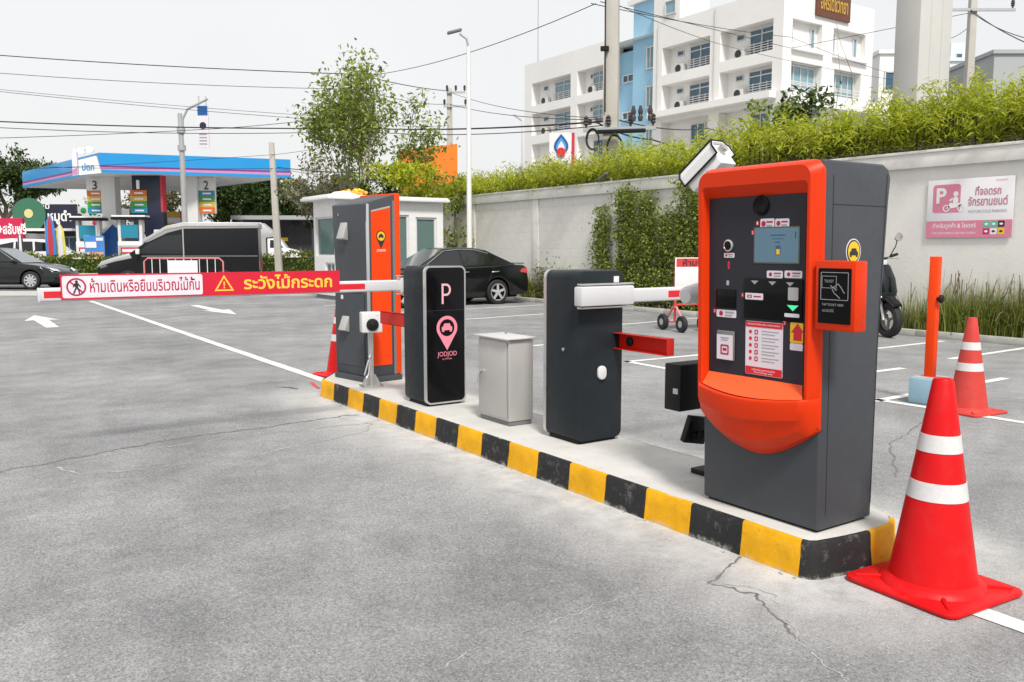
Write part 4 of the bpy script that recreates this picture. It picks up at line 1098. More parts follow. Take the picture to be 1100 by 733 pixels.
# climbing shrubs on the wall
vines = ((16.35,.34,2.35,'slim dark leafy climber left of the others on the wall'),(15.45,.46,2.82,'tallest leafy climber in the green row against the wall'),(14.75,.42,2.62,'leafy climber growing right of the tallest one on the wall'),
         (14.05,.32,2.25,'shorter gappy climber in the middle of the green row'),(13.45,.40,2.80,'leafy climber with a bare leaning top on the wall'),(12.80,.46,2.62,'broad climber half hidden behind the white camera hood'),(12.05,.40,2.5,'last climber of the green row behind the pay machine'))
for (y, r, h, lb) in vines:
    t = thing('climbing_shrub', lb, 'shrub', (13.80, y, .07), 0, 'leafy climbers on the wall')
    st = MB()
    cl_pts = []
    for k in range(5):
        x0, y0 = rng.uniform(-.08,.06), rng.uniform(-r*.6,r*.6); pts = [(x0*.3,y0*.4,0)]
        for q in range(1,6): pts.append((x0+rng.gauss(0,.03), y0+rng.gauss(0,.05), h*q/5*rng.uniform(.86,1.0)))
        st.path(pts, [.012,.010,.009,.007,.005,.003], 5, False); cl_pts += [(p, pts[i+1]) for i, p in enumerate(pts[:-1])]
    s_ = st.build('stem', 'bark', t); s_['kind'] = 'stuff'
    lump = [(rng.uniform(-.1,.05), rng.uniform(-r,r), rng.uniform(.1,h), rng.uniform(.10,.22)) for _ in range(int(38*h))]
    def fn():
        if rng.random() < .35:
            a, b = rng.choice(cl_pts); f = rng.random(); return [a[j]+(b[j]-a[j])*f + rng.gauss(0,.05) for j in range(3)]
        c = rng.choice(lump); tp = 1 - .55*(c[2]/h)**3
        return [c[0]+rng.gauss(0,c[3]*.6), c[1]*tp+rng.gauss(0,c[3]*.55), min(h+.06,max(.02,c[2]+rng.gauss(0,c[3]*.7)))]
    foliage_mass(None, int(3900*h/2.5*(r/.4)), fn, (.05,.095), .6, 'leaf_vine', parent=t)
# low shrubs at the foot of the wall
SHRUB_AT = ['nearest the rear of the sedan', 'right of the sedan and below bare block wall', 'under the slim dark climber', 'under the tallest climber', 'between the tallest climber and the next', 'below the middle of the climber row', 'below the gappy climber', 'below the climber with bare top', 'behind the wheeled barricades', 'last before the pay machine', 'hidden mostly behind the pay machine']
for i, y in enumerate((18.75,18.05,17.3,16.6,15.8,15.0,14.2,13.4,12.6,11.8,11.0)):
    t = thing('low_shrub', 'low shrub at the wall foot, ' + SHRUB_AT[i], 'shrub', (13.76, y, .07), 0, 'low shrubs along the wall foot')
    hh = rng.uniform(.45,.62) if i > 1 else .85
    foliage_mass(None, 900, lambda: [rng.gauss(0,.11), rng.gauss(0,.26), abs(rng.gauss(0,.5))*hh*.9 if rng.random() < .5 else rng.uniform(0,hh)], (.06,.13), .35, 'leaf_vine' if i % 3 else 'leaf_dry', parent=t)
    sb = MB()
    for k in range(9): sb.path([(0,rng.gauss(0,.06),0),(rng.gauss(0,.05),rng.gauss(0,.15),hh*.5),(rng.gauss(0,.09),rng.gauss(0,.24),hh)], [.007,.005,.002], 4, False)
    s_ = sb.build('stem', 'bark', t); s_['kind'] = 'stuff'
# fountain grass by the parking sign
def grass_clump(loc, h, nb, label, plume=True):
    t = thing('fountain_grass', label, 'grass', loc, 0, 'grass clumps below the parking sign')
    V = []
    for i in range(nb):
        a = rng.uniform(0,6.283); L = h*rng.uniform(.65,1.15); sp = abs(rng.gauss(.15,.55)); w = rng.uniform(.006,.012)
        b = np.array([rng.gauss(0,.07), rng.gauss(0,.20), 0]); dx = np.array([math.cos(a)*.55, math.sin(a), 0]); sd = np.array([-math.sin(a), math.cos(a), 0])
        pr = []
        for k in range(6):
            s = k/5; pr.append(b + dx*L*sp*(s**1.7) + np.array([0,0,L*(s - sp*.62*s**2.4)]))
        for k in range(5):
            w0, w1 = w*(1-k/5.2), w*(1-(k+1)/5.2)
            V.append([pr[k]-sd*w0, pr[k]+sd*w0, pr[k+1]+sd*w1, pr[k+1]-sd*w1])
    o = link('blades', leaf_mesh('blades', np.array(V), 'grass_blade'), t); o['kind'] = 'stuff'
    if plume:
        V = []
        for i in range(nb//14):
            a = rng.uniform(0,6.283); L = h*rng.uniform(.95,1.3); sp = abs(rng.gauss(.2,.55)); w = .0032
            b = np.array([rng.gauss(0,.07), rng.gauss(0,.20), 0]); dx = np.array([math.cos(a)*.55, math.sin(a), 0]); sd = np.array([-math.sin(a), math.cos(a), 0])
            pr = [b + dx*L*sp*((k/6)**1.6) + np.array([0,0,L*(k/6 - sp*.5*(k/6)**2.4)]) for k in range(7)]
            for k in range(6):
                w0 = w if k < 4 else w*2.2
                V.append([pr[k]-sd*w0, pr[k]+sd*w0, pr[k+1]+sd*w0, pr[k+1]-sd*w0])
        o = link('plumes', leaf_mesh('plumes', np.array(V), 'grass_plume'), t); o['kind'] = 'stuff'
    return t
GRASS_AT = ['thin end clump of fountain grass nearest the scooter', 'green fountain grass clump just behind the orange post', 'grass clump below the left half of the parking sign', 'grass clump directly behind the faded cone', 'grass clump right of the faded cone tip', 'grass clump below the right edge of the parking sign', 'grass clump at the right edge of the picture', 'grass clump beyond the right edge of the picture']
for i, y in enumerate((8.05,7.45,6.85,6.25,5.65,5.05,4.4)):
    lb = GRASS_AT[i]
    grass_clump((13.72, y, .07), .72 if i == 0 else rng.uniform(.80,.98), 150 if i == 0 else 520, lb)
grass_clump((13.72, 19.35, .07), .75, 300, 'grass clump at the wall foot behind the black sedan', False)

# ================================================================== GENERIC FACADE WITH OPENINGS
def facade(mb, o, u, n, L, z0, z1, ops, depth):
    """wall sheet with rectangular recesses: o corner, u along, n outward; ops (u0,u1,z0,z1[,depth])"""
    o, u, n = Vector(o), Vector(u), Vector(n)
    us = sorted({0, L, *[q for p in ops for q in p[:2]]}); zs = sorted({z0, z1, *[q for p in ops for q in p[2:4]]})
    def pt(a, z, d=0): return tuple(o + u*a + Vector((0,0,z)) - n*d)
    for a0, a1 in zip(us[:-1], us[1:]):
        for c0, c1 in zip(zs[:-1], zs[1:]):
            am, cm = (a0+a1)/2, (c0+c1)/2
            if not any(p[0] < am < p[1] and p[2] < cm < p[3] for p in ops):
                mb.quad(pt(a0,c0), pt(a1,c0), pt(a1,c1), pt(a0,c1))
    for p in ops:
        d = p[4] if len(p) > 4 else depth; a0, a1, c0, c1 = p[:4]
        for (q, r_) in (((a0,c0),(a1,c0)),((a1,c0),(a1,c1)),((a1,c1),(a0,c1)),((a0,c1),(a0,c0))):
            mb.quad(pt(*q), pt(*r_), pt(*r_, d), pt(*q, d))
        if len(p) <= 5 or p[5]: mb.quad(pt(a0,c0,d), pt(a1,c0,d), pt(a1,c1,d), pt(a0,c1,d))
    return mb
def windowpart(parent, o, u, n, a0, a1, c0, c1, d, glass='win_glass', bars=1, fr=.05, t=.04, frm='win_frame', transom=None, name='window'):
    o, u, n = Vector(o), Vector(u), Vector(n)
    def bxm(mb, p0, p1, q0, q1, dd, tt):
        vs = [tuple(o + u*a + Vector((0,0,c)) - n*e) for e in (dd, dd-tt) for a, c in ((p0,q0),(p1,q0),(p1,q1),(p0,q1))]
        mb.add(vs, [(0,3,2,1),(4,5,6,7),(0,1,5,4),(1,2,6,5),(2,3,7,6),(3,0,4,7)])
    f = MB(); bxm(f,a0,a1,c0,c0+fr,d,t); bxm(f,a0,a1,c1-fr,c1,d,t); bxm(f,a0,a0+fr,c0+fr,c1-fr,d,t); bxm(f,a1-fr,a1,c0+fr,c1-fr,d,t)
    for i in range(bars): 
        c = a0 + (a1-a0)*(i+1)/(bars+1); bxm(f,c-fr*.4,c+fr*.4,c0+fr,c1-fr,d,t)
    if transom: bxm(f,a0+fr,a1-fr,transom-fr*.4,transom+fr*.4,d,t*1.01)
    w = f.build(name, frm, parent, smooth=False)
    for i in range(bars+1):
        g0 = a0 + (a1-a0)*i/(bars+1); g1 = a0 + (a1-a0)*(i+1)/(bars+1)
        g = MB(); bxm(g, g0+fr*.42, g1-fr*.42, c0+fr, c1-fr, d-.012, .006); g.build('pane', glass, w, smooth=False)
    return w

# ================================================================== GUARD BOOTH
BX, BY, BW, BD = 9.33, 22.45, 3.42, 1.62
bo = thing('guard_booth', 'white guard booth with flat roof and greenish windows behind the ticket machine', 'booth', (BX, BY, 0))
mb = MB()
o1 = [(1.15,2.28,.95,2.42,.10,False),(2.50,3.20,.30,2.36,.10,False)]
facade(mb, (0,0,0), (1,0,0), (0,-1,0), BW, .12, 2.80, o1, .10)
o2 = [(.12,1.48,1.22,2.34,.10,False),(.12,.80,.72,1.05,.10,False)]
facade(mb, (0,BD,0), (0,-1,0), (-1,0,0), BD, .12, 2.80, [(BD-p[1],BD-p[0],*p[2:]) for p in o2], .10)
mb.quad((BW,0,.12),(BW,BD,.12),(BW,BD,2.8),(BW,0,2.8)); mb.quad((0,BD,.12),(BW,BD,.12),(BW,BD,2.8),(0,BD,2.8)); mb.quad((0,0,.13),(BW,0,.13),(BW,BD,.13),(0,BD,.13))
mb.build('walls', 'white_paint', bo, smooth=False)
MB().box(-.30,BW+.12,-.22,BD+.25,2.80,2.885).box(-.26,BW+.08,-.18,BD+.2,2.885,2.93).build('roof', 'white_paint', bo, bevel=.01)
MB().box(.03,BW-.03,.03,BD-.03,0,.13).build('plinth', 'cabinet_plinth', bo)
for p in o1: windowpart(bo, (0,0,0), (1,0,0), (0,-1,0), p[0],p[1],p[2],p[3], .09, 'booth_glass', 0 if p[0] > 2 else 1, .06, .05, 'white_plastic')
for p in o2: windowpart(bo, (0,BD,0), (0,-1,0), (-1,0,0), BD-p[1],BD-p[0],p[2],p[3], .09, 'booth_glass', 1 if p[2] < 1 else 0, .05, .05, 'white_plastic')
MB().box(.5,2.6,.7,1.2,.13,.95).build('desk', 'cabinet', bo)
MB().lathe([(.05,0),(.06,-.03),(.05,-.06),(0,-.07)], 14, (.45,-.005,2.60), 'y').build('wall_lamp', 'cabinet', bo)
def blossom(loc, r, n, label, cat='flowers'):
    t = thing('flower_bunch', label, cat, loc)
    for k in range(n):
        a, q = rng.uniform(0,6.28), r*math.sqrt(rng.random())
        MB().lathe([(0,0),(.05,.015),(.075,.05),(.055,.09),(0,.11)], 9, (q*math.cos(a), q*math.sin(a), rng.uniform(0,r*.55)*(1-q/r*.7))).build('flower_head', 'flower_orange' if k % 4 else 'yellow', t)
    return t
fb = blossom((BX+.95, BY+.9, 2.93), .40, 34, 'orange flower garlands heaped on the roof of the guard booth')
MB().lathe([(.45,0),(.46,.06),(.32,.14),(0,.17)], 18, (-.25,0,0)).build('white_cloth', 'white_paint', fb)
blossom((BX+.75, BY+.95, .95), .28, 22, 'orange flowers seen through the window of the guard booth')

# ================================================================== VEHICLES
def wheel(t, x, y, side, r=.32, w=.21, spokes=5, rim='rim_silver'):
    c = (x, y, r)
    ty = MB().lathe([(r*.66,-w/2),(r*.92,-w/2),(r,-w/2+.03),(r,w/2-.03),(r*.92,w/2),(r*.66,w/2)], 32, c, 'y', cap=False).build('tyre', 'rubber', t)
    yo = y + side*w*.34
    ri = MB().lathe([(r*.70,side*w*.42),(r*.66,side*w*.50),(r*.62,side*w*.46),(r*.60,side*w*.20),(0,side*w*.18)], 30, c, 'y', cap=False).build('rim', 'black_matte', ty)
    MB().lathe([(r*.705,side*w*.40),(r*.70,side*w*.51),(r*.62,side*w*.48)], 30, c, 'y', cap=False).build('rim_lip', rim, ty)
    for k in range(spokes):
        a = 2*math.pi*k/spokes + .3; ca, sa = math.cos(a), math.sin(a); h = r*.11
        p = [(x+ca*r*.08-sa*h, r+sa*r*.08+ca*h),(x+ca*r*.64-sa*h*.8, r+sa*r*.64+ca*h*.8),(x+ca*r*.64+sa*h*.8, r+sa*r*.64-ca*h*.8),(x+ca*r*.08+sa*h, r+sa*r*.08-ca*h)]
        MB().prism(p, 'xz', y+side*w*.36, y+side*w*.47).build('spoke', rim, ty)
    MB().lathe([(r*.16,side*w*.36),(r*.16,side*w*.49),(0,side*w*.50)], 14, c, 'y').build('hub_cap', rim, ty)
def arch(xc, r, zb, n=12):
    a0 = math.asin(min(.99, max(-.99, (zb-.32)/r)))
    return [(xc + r*math.cos(a0 + (math.pi-2*a0)*i/n), .32 + r*math.sin(a0 + (math.pi-2*a0)*i/n)) for i in range(n+1)]
def cabin(t, belt, roof, yb, yr, m, glassm='car_glass'):
    """belt/roof: matching lists of (x,z) front->rear; leaning greenhouse"""
    n = len(belt)
    L = [(x, yb, z) for x, z in belt] + [(x, yr, z) for x, z in roof[::-1]]
    Rr = [(x, -y, z) for x, y, z in L]; k = len(L)
    return MB().add(L+Rr, [tuple(range(k)), tuple(range(2*k-1,k-1,-1))] + [(i,(i+1)%k,k+(i+1)%k,k+i) for i in range(k)]).build('cabin', m, t, bevel=.05, seg=3)
def sidewin(t, pts, yb, yr, zb, zr, m='car_glass', out=.006, name='side_window'):
    """glass on both leaning sides; pts (x,z)"""
    for s in (1,-1):
        def P(x, z, e): 
            return (x, s*(yb + (yr-yb)*(z-zb)/(zr-zb) + e), z)
        MB().add([P(x,z,out) for x,z in pts] + [P(x,z,-.01) for x,z in pts], [tuple(range(len(pts)))] + [(i,(i+1)%len(pts),len(pts)+(i+1)%len(pts),len(pts)+i) for i in range(len(pts))]).build(name, m, t)
def sedan(label, loc, rz, spokes=5, group=None):
    t = thing('parked_sedan', label, 'car', loc, rz, group)
    HW = .86
    prof = [(-2.16,.24),(-2.27,.34),(-2.28,.60),(-2.24,.84),(-2.20,.97),(-2.10,1.015),(-1.70,1.035),(-1.2,1.0),(0.2,.955),(.95,.93),(1.55,.86),(2.0,.75),(2.2,.62),(2.26,.45),(2.22,.24)]
    prof += [(1.74,.20)] + arch(1.36,.375,.24)[0:] + [(.92,.20),(-.85,.20)] + arch(-1.30,.375,.24) + [(-1.75,.22)]
    MB().prism(prof, 'xz', -HW, HW).build('body', 'car_black', t, bevel=.055, seg=3)
    belt = [(1.05,.91),(-1.95,1.02)]; roof = [(.15,1.44),(-.25,1.475),(-.75,1.465),(-1.10,1.405)]
    cabin(t, belt, roof, .79, .56, 'car_black')
    zb, zr = .94, 1.46
    sidewin(t, [(.78,.985),(.18,1.355),(-.22,1.40),(-.24,.995)], .80,.565,zb,zr)
    sidewin(t, [(-.32,.998),(-.30,1.40),(-.72,1.385),(-1.02,1.315),(-1.16,1.05)], .80,.565,zb,zr)
    sidewin(t, [(-1.25,1.055),(-1.14,1.27),(-1.44,1.13),(-1.50,1.065)], .80,.565,zb,zr)
    for pts in (((.86,.975),(.20,1.375),(-.25,1.425),(-.75,1.41),(-1.12,1.32)),):
        for s in (1,-1):
            MB().path([(x, s*(.80+(.565-.80)*(z-zb)/(zr-zb)+.006), z) for x,z in pts], .010, 6).build('window_trim', 'silver_trim', t)
    # windscreen and rear window
    MB().add([(1.03,.72,.945),(1.03,-.72,.945),(.18,-.50,1.425),(.18,.50,1.425)], [(0,1,2,3)]).build('windscreen', 'windscreen', t)
    MB().add([(-1.92,.64,1.045),(-1.92,-.64,1.045),(-1.13,-.49,1.405),(-1.13,.49,1.405)], [(0,1,2,3)]).build('rear_window', 'windscreen', t)
    MB().box(-2.24,-2.10,-.70,.70,1.045,1.068).build('spoiler', 'car_black', t, bevel=.008)
    for s in (1,-1):
        MB().add([(-2.235,s*.87,.80),(-1.98,s*.868,.84),(-2.06,s*.865,.93),(-2.215,s*.855,.95),(-2.285,s*.62,.80),(-2.25,s*.62,.95)], [(0,1,2,3),(0,4,5,3)]).build('tail_lamp', 'tail_red', t)
        MB().add([(2.20,s*.70,.66),(1.80,s*.868,.72),(1.72,s*.862,.80),(2.02,s*.72,.765),(2.23,s*.45,.62),(2.12,s*.45,.71)], [(0,1,2,3),(0,3,5,4)]).build('headlamp', 'head_lamp', t)
        MB().obox((.82,s*.93,1.00),(.13,.20,.11),(0,0,s*.2)).build('wing_mirror', 'car_black', t, bevel=.03, seg=3)
        for x in (-.30,-1.22):
            MB().path([(x+.11,s*.862,.845),(x+.06,s*.885,.85),(x-.06,s*.885,.855),(x-.11,s*.862,.855)], .016, 8).build('door_handle', 'chrome', t)
        for a, b in (((-.27,.96),(-.30,.30)),((.95,.90),(.93,.32)),((-1.18,.98),(-1.02,.62))):
            MB().path([(a[0],s*.861,a[1]),((a[0]+b[0])/2-.01,s*.862,(a[1]+b[1])/2),(b[0],s*.861,b[1])], .004, 4).build('door_gap', 'text_black', t)
        for x in (1.36,-1.30): wheel(t, x, s*.76, s, .32, .21, spokes)
    MB().box(-2.0,2.0,-.70,.70,.17,.30).build('underbody', 'black_matte', t)
    MB().box(-2.295,-2.285,-.25,.25,.62,.73).build('number_plate', 'sign_white', t)
    return t
sedan('black sedan with silver wheels parked tail to the wall behind the ticket machine', (10.88, 19.44, 0), math.pi, 5)
p = cf(-18.32, 30.9); sedan('black sedan driving in from the left edge along the street', (p[0], p[1], .004), -YAW, 9)

def boxcar(name, label, cat, loc, rz, prof, HW, m, glass, wheels, r, extra=None, spokes=6):
    t = thing(name, label, cat, loc, rz)
    MB().prism(prof, 'xz', -HW, HW).build('body', m, t, bevel=.05, seg=3)
    for g in glass:
        for s in (1,-1): MB().add([(x,s*(HW+.006),z) for x,z in g] + [(x,s*(HW-.02),z) for x,z in g], [tuple(range(len(g)))] + [(i,(i+1)%len(g),len(g)+(i+1)%len(g),len(g)+i) for i in range(len(g))]).build('side_window', 'car_glass', t)
    for x in wheels:
        for s in (1,-1): wheel(t, x, s*(HW-.10), s, r, .22, spokes)
    return t
# black pickup with a camper canopy, heading left
vp = [(-2.55,.38),(-2.60,.55),(-2.58,2.22),(-2.50,2.30),(-.15,2.26),(.35,2.12),(.95,1.74),(1.05,1.66),(1.62,1.24),(2.05,1.12),(2.45,.98),(2.60,.76),(2.58,.45),(2.42,.30)] + [(2.05,.28)] + arch(1.66,.40,.30) + [(1.2,.28),(-1.0,.28)] + arch(-1.42,.40,.30) + [(-1.9,.30)]
p = cf(-11.50, 29.95)
vn = boxcar('canopy_pickup', 'black pickup with a tall grey-roofed camper canopy on the street', 'pickup', (p[0],p[1],.004), math.pi-YAW+R(13), vp, .88, 'van_black',
            [[(1.35,1.28),(.98,1.60),(.45,1.86),(-.10,1.92),(-.10,1.25)],[(.30,1.27),(.30,1.28),(.31,1.28)]][:1], (1.66,-1.42), .36)
MB().prism([(-2.63,2.14),(-2.63,2.34),(-.15,2.33),(.40,2.20),(1.14,1.74),(1.14,1.62),(.95,1.66),(.35,1.96),(-.15,2.10)], 'xz', -.90, .90).build('canopy_roof', 'van_silver', vn, bevel=.03)
MB().add([(1.60,.76,1.275),(1.60,-.76,1.275),(1.06,-.70,1.675),(1.06,.70,1.675)], [(0,1,2,3)]).build('windscreen', 'windscreen', vn)
MB().add([(1.66,.80,1.245),(1.66,-.80,1.245),(2.06,-.82,1.140),(2.46,-.78,1.005),(2.46,.78,1.005),(2.06,.82,1.140)], [(0,1,2,5),(5,2,3,4)]).build('bonnet_sky_sheen', 'van_silver', vn)  # silver sheet: sky reflection on the black bonnet, put into the colour
for s in (1,-1):
    MB().obox((2.40,s*.74,.86),(.30,.28,.17),(0,R(18),0)).build('headlamp', 'head_lamp', vn, bevel=.04)
    MB().box(-2.62,-2.56,s*.80-.07,s*.80+.07,.72,1.02).build('tail_lamp', 'tail_red', vn)
    MB().box(-.16,-.12,s*.886-.008,s*.886+.008,1.0,2.16).build('canopy_seam', 'van_silver', vn)
    MB().box(-2.55,1.2,s*.886-.006,s*.886+.006,1.17,1.20).build('waist_line', 'cabinet_plinth', vn)
    MB().obox((1.30,s*.98,1.34),(.12,.20,.18)).build('wing_mirror', 'white_paint', vn, bevel=.03)
    MB().path([(1.12,s*.90,1.655),(.40,s*.905,2.09),(-.15,s*.905,2.20),(-2.55,s*.905,2.235)], .018, 6).build('roof_trim', 'silver_trim', vn)
    MB().box(.35,.55,s*.895-.01,s*.895+.01,1.08,1.12).build('door_handle', 'chrome', vn)
MB().prism([(1.58,1.275),(2.05,1.155),(2.47,1.015),(2.625,.80),(2.50,.86),(2.05,1.00),(1.5,1.12)], 'xz', -.887, .887).build('bonnet_side_sheen', 'van_silver', vn, bevel=.02)  # the same reflected sky, painted silver down the bonnet's sides
# white suv seen from behind on the forecourt
sv = [(-2.25,.42),(-2.32,.60),(-2.30,1.02),(-2.12,1.55),(-1.98,1.78),(-1.2,1.84),(.2,1.80),(.55,1.72),(1.25,1.20),(2.0,1.08),(2.28,.92),(2.32,.50),(2.2,.34)] + [(1.95,.32)] + arch(1.45,.42,.34) + [(1.0,.32),(-.9,.32)] + arch(-1.40,.42,.34) + [(-1.9,.34)]
p = cf(-25.2, 46.0)
su = boxcar('white_suv', 'white suv with red tail lamps parked behind the street hedge', 'car', (p[0],p[1],.13), -YAW+R(12), sv, .90, 'car_white',
            [[(1.05,1.20),(.50,1.62),(-.10,1.68),(-.10,1.16)],[(-.2,1.16),(-.2,1.68),(-1.0,1.68),(-1.05,1.15)],[(-1.15,1.15),(-1.10,1.66),(-1.75,1.52),(-1.95,1.25)]], (1.45,-1.40), .37)
MB().add([(-2.315,.70,1.08),(-2.315,-.70,1.08),(-2.10,-.62,1.62),(-2.10,.62,1.62)], [(0,1,2,3)]).build('rear_window', 'car_glass', su)
for s in (1,-1): MB().box(-2.36,-2.05,s*.80-.12,s*.80+.115,.98,1.16).build('tail_lamp', 'tail_red', su, bevel=.02)
MB().box(-2.34,-2.30,-.26,.26,.72,.84).build('number_plate', 'sign_white', su)
p = cf(-30.2, 47.5)
bc_ = boxcar('blue_car', 'light blue car cut off by the left edge of the picture', 'car', (p[0],p[1],.13), -YAW+R(35), [(x*.9,z*.9) for x,z in sv[:13]] + [(1.8,.30),(-1.8,.30)], .82, 'car_blue', [[(.95,1.06),(.45,1.46),(-.9,1.50),(-1.3,1.06)]], (1.3,-1.25), .32)
# white delivery truck
tv = [(1.25,.45),(1.25,1.95),(1.95,1.90),(2.30,1.35),(2.95,1.20),(3.05,.95),(3.05,.45)]
p = cf(-16.0, 52.0)
tr_ = boxcar('delivery_truck', 'white delivery truck with grey cargo box beyond the street hedge', 'truck', (p[0],p[1],.13), -YAW+R(8), tv, .92, 'car_white', [[(1.40,1.35),(1.42,1.82),(1.88,1.80),(2.18,1.36)]], (2.3,-1.5), .40)
MB().prism([(-2.6,.75),(-2.6,2.85),(.90,2.85),(1.55,2.30),(1.62,2.0),(1.18,1.95),(1.18,.75)], 'xz', -1.0, 1.0).build('cargo_box', 'van_silver', tr_, bevel=.04)
MB().box(-2.6,1.3,-.7,.7,.5,.75).build('chassis', 'black_matte', tr_)

# scooter by the wall -------------------------------------------------
sc_ = thing('motor_scooter', 'dark grey scooter parked by the wall beside the pay machine', 'scooter', (13.16, 8.72, 0), R(-112))
sc_.scale = (1.24,1.30,1.22)
def tyre(t, x, r, w, name='wheel'):
    o = MB().lathe([(r*.62,-w*.35),(r*.80,-w*.5),(r*.95,-w*.38),(r,0),(r*.95,w*.38),(r*.80,w*.5),(r*.62,w*.35)], 28, (x,0,r), 'y', cap=False).build(name, 'rubber', t)
    MB().lathe([(r*.63,-.02),(r*.56,-.03),(r*.56,.03),(r*.63,.02)], 24, (x,0,r), 'y', cap=False).build('rim', 'cabinet_plinth', o)
    for k in range(3): MB().path([(x,0,r),(x+math.cos(2.09*k+.4)*r*.58,0,r+math.sin(2.09*k+.4)*r*.58)], .018, 6).build('spoke', 'cabinet_plinth', o)
tyre(sc_, .62, .235, .11); tyre(sc_, -.62, .235, .12)
MB().path([(.62,.075,.235),(.53,.07,.50),(.47,.03,.66)], .020, 8).build('fork', 'steel', sc_); MB().path([(.62,-.075,.235),(.53,-.07,.50),(.47,-.03,.66)], .020, 8).build('fork', 'steel', sc_)
MB().path([(.40,-.09,.42),(.52,-.095,.52),(.66,-.09,.52),(.80,-.06,.42)], .02, 6).loft([[(.44,-.08,.47),(.44,.08,.47),(.46,.06,.53),(.46,-.06,.53)],[(.62,-.085,.50),(.62,.085,.50),(.62,.06,.56),(.62,-.06,.56)],[(.80,-.06,.42),(.80,.06,.42),(.81,.04,.46),(.81,-.04,.46)]]).build('front_mudguard', 'black_matte', sc_, bevel=.01)
def sec(x, z, hw, d): return [(x-d,-hw*.85,z),(x,-hw,z),(x+d*1.3,-hw*.5,z),(x+d*1.8,0,z),(x+d*1.3,hw*.5,z),(x,hw,z),(x-d,hw*.85,z),(x-d*1.1,0,z)]
MB().loft([sec(.40,.30,.10,.03), sec(.43,.44,.19,.05), sec(.45,.60,.225,.06), sec(.42,.78,.21,.06), sec(.36,.95,.17,.05), sec(.32,1.03,.10,.04)]).build('front_shield', 'charcoal', sc_, bevel=.01)
MB().obox((.50,0,.70),(.06,.16,.22),(0,R(-12),0)).build('front_grille', 'black_gloss', sc_, bevel=.02)
MB().loft([[(.26,y,z) for y,z in ((-.11,.98),(.11,.98),(.09,1.10),(-.09,1.10))],[(.40,y,z) for y,z in ((-.10,.95),(.10,.95),(.08,1.05),(-.08,1.05))]]).build('handlebar_cowl', 'black_matte', sc_, bevel=.02)
MB().obox((.42,0,1.0),(.03,.14,.07),(0,R(-15),0)).build('headlamp', 'head_lamp', sc_, bevel=.01)
MB().path([(.20,-.36,1.10),(.28,-.18,1.06),(.30,0,1.04),(.28,.18,1.06),(.20,.36,1.10)], .014, 8).build('handlebar', 'black_matte', sc_)
for s in (1,-1):
    MB().path([(.24,s*.25,1.085),(.18,s*.38,1.11)], .020, 8).build('grip', 'rubber', sc_)
    MB().path([(.28,s*.20,1.07),(.30,s*.27,1.22),(.28,s*.30,1.30)], .007, 6).build('mirror_stem', 'black_matte', sc_)
    MB().lathe([(0,-.012),(.055,-.010),(.062,0),(.055,.010),(0,.012)], 18, (.28,s*.32,1.345), 'x').build('mirror', 'chrome', sc_)
    MB().path([(.30,s*.16,1.06),(.34,s*.30,1.05)], .007, 6).build('brake_lever', 'steel', sc_)
MB().box(-.22,.40,-.15,.15,.24,.30).build('footboard', 'black_matte', sc_, bevel=.02)
MB().loft([[(-.20,y,z) for y,z in ((-.15,.28),(.15,.28),(.13,.66),(-.13,.66))],[(-.60,y,z) for y,z in ((-.17,.36),(.17,.36),(.14,.74),(-.14,.74))],[(-.98,y,z) for y,z in ((-.08,.56),(.08,.56),(.07,.76),(-.07,.76))]]).build('rear_body', 'charcoal', sc_, bevel=.04, seg=3)
MB().loft([[(-.15,y,z) for y,z in ((-.12,.66),(.12,.66),(.10,.74),(-.10,.74))],[(-.55,y,z) for y,z in ((-.14,.74),(.14,.74),(.12,.82),(-.12,.82))],[(-.95,y,z) for y,z in ((-.10,.77),(.10,.77),(.08,.85),(-.08,.85))]]).build('seat', 'black_matte', sc_, bevel=.03, seg=3)
MB().box(-.70,-.35,-.12,.06,.18,.36).build('engine', 'steel', sc_, bevel=.03); MB().tube((-.3,-.16,.24),(-.85,-.17,.34),.045,.06,12).build('exhaust', 'steel', sc_)
MB().obox((-1.0,0,.68),(.05,.16,.09)).build('tail_lamp', 'tail_red', sc_, bevel=.01)
MB().path([(-.1,.12,.26),(-.12,.24,.0)], .012, 6).build('side_stand', 'black_matte', sc_)

# wheeled barricades by the wall -------------------------------------
def trolley(loc, rz, label, board):
    t = thing('wheeled_barricade', label, 'barricade', loc, rz, 'wheeled barricades in the parking bay')
    for s in (-1,1):
        MB().path([(s*.55,0,.16),(s*.55,0,1.20),(s*.50,0,1.26),(0,0,1.26)], .022, 8).build('upright', 'tube_red', t)
        MB().path([(s*.55,-.30,.16),(s*.55,-.05,.42),(s*.55,.05,.42),(s*.55,.30,.16)], .020, 8).build('foot', 'tube_pink', t)
        MB().box(s*.55-.02,s*.55+.02,-.30,.30,.145,.175).build('axle_bar', 'tube_pink', t)
        for q in (-.30,.30):
            w = MB().lathe([(.05,-.035),(.13,-.04),(.145,-.02),(.145,.02),(.13,.04),(.05,.035)], 24, (s*.55+s*.05,q,.145), 'x').build('wheel', 'rubber', t)
            MB().lathe([(.06,-.036),(.06,.036)], 16, (s*.55+s*.05,q,.145), 'x').build('hub', 'cabinet', w)
    for z in (.46,.80): MB().path([(-.55,0,z),(.55,0,z)], .018, 8).build('rail', 'tube_red', t)
    if board:
        b = MB().box(-.58,.58,-.035,-.022,.62,1.29).build('board', 'white_paint', t, bevel=.01)
        Decal('-y', (0,-.036,0), .001, .002).rect(-.56,.56,1.13,1.275).build('header_band', 'tube_red', b)
        text('ห้ามจอด', 'text_black', b, (-.12,-.036,1.205), '-y', .62, .12, .005, .02)
    return t
trolley((11.32, 10.66, 0), R(-12), 'red wheeled barricade with white notice board half behind the pay machine', True)
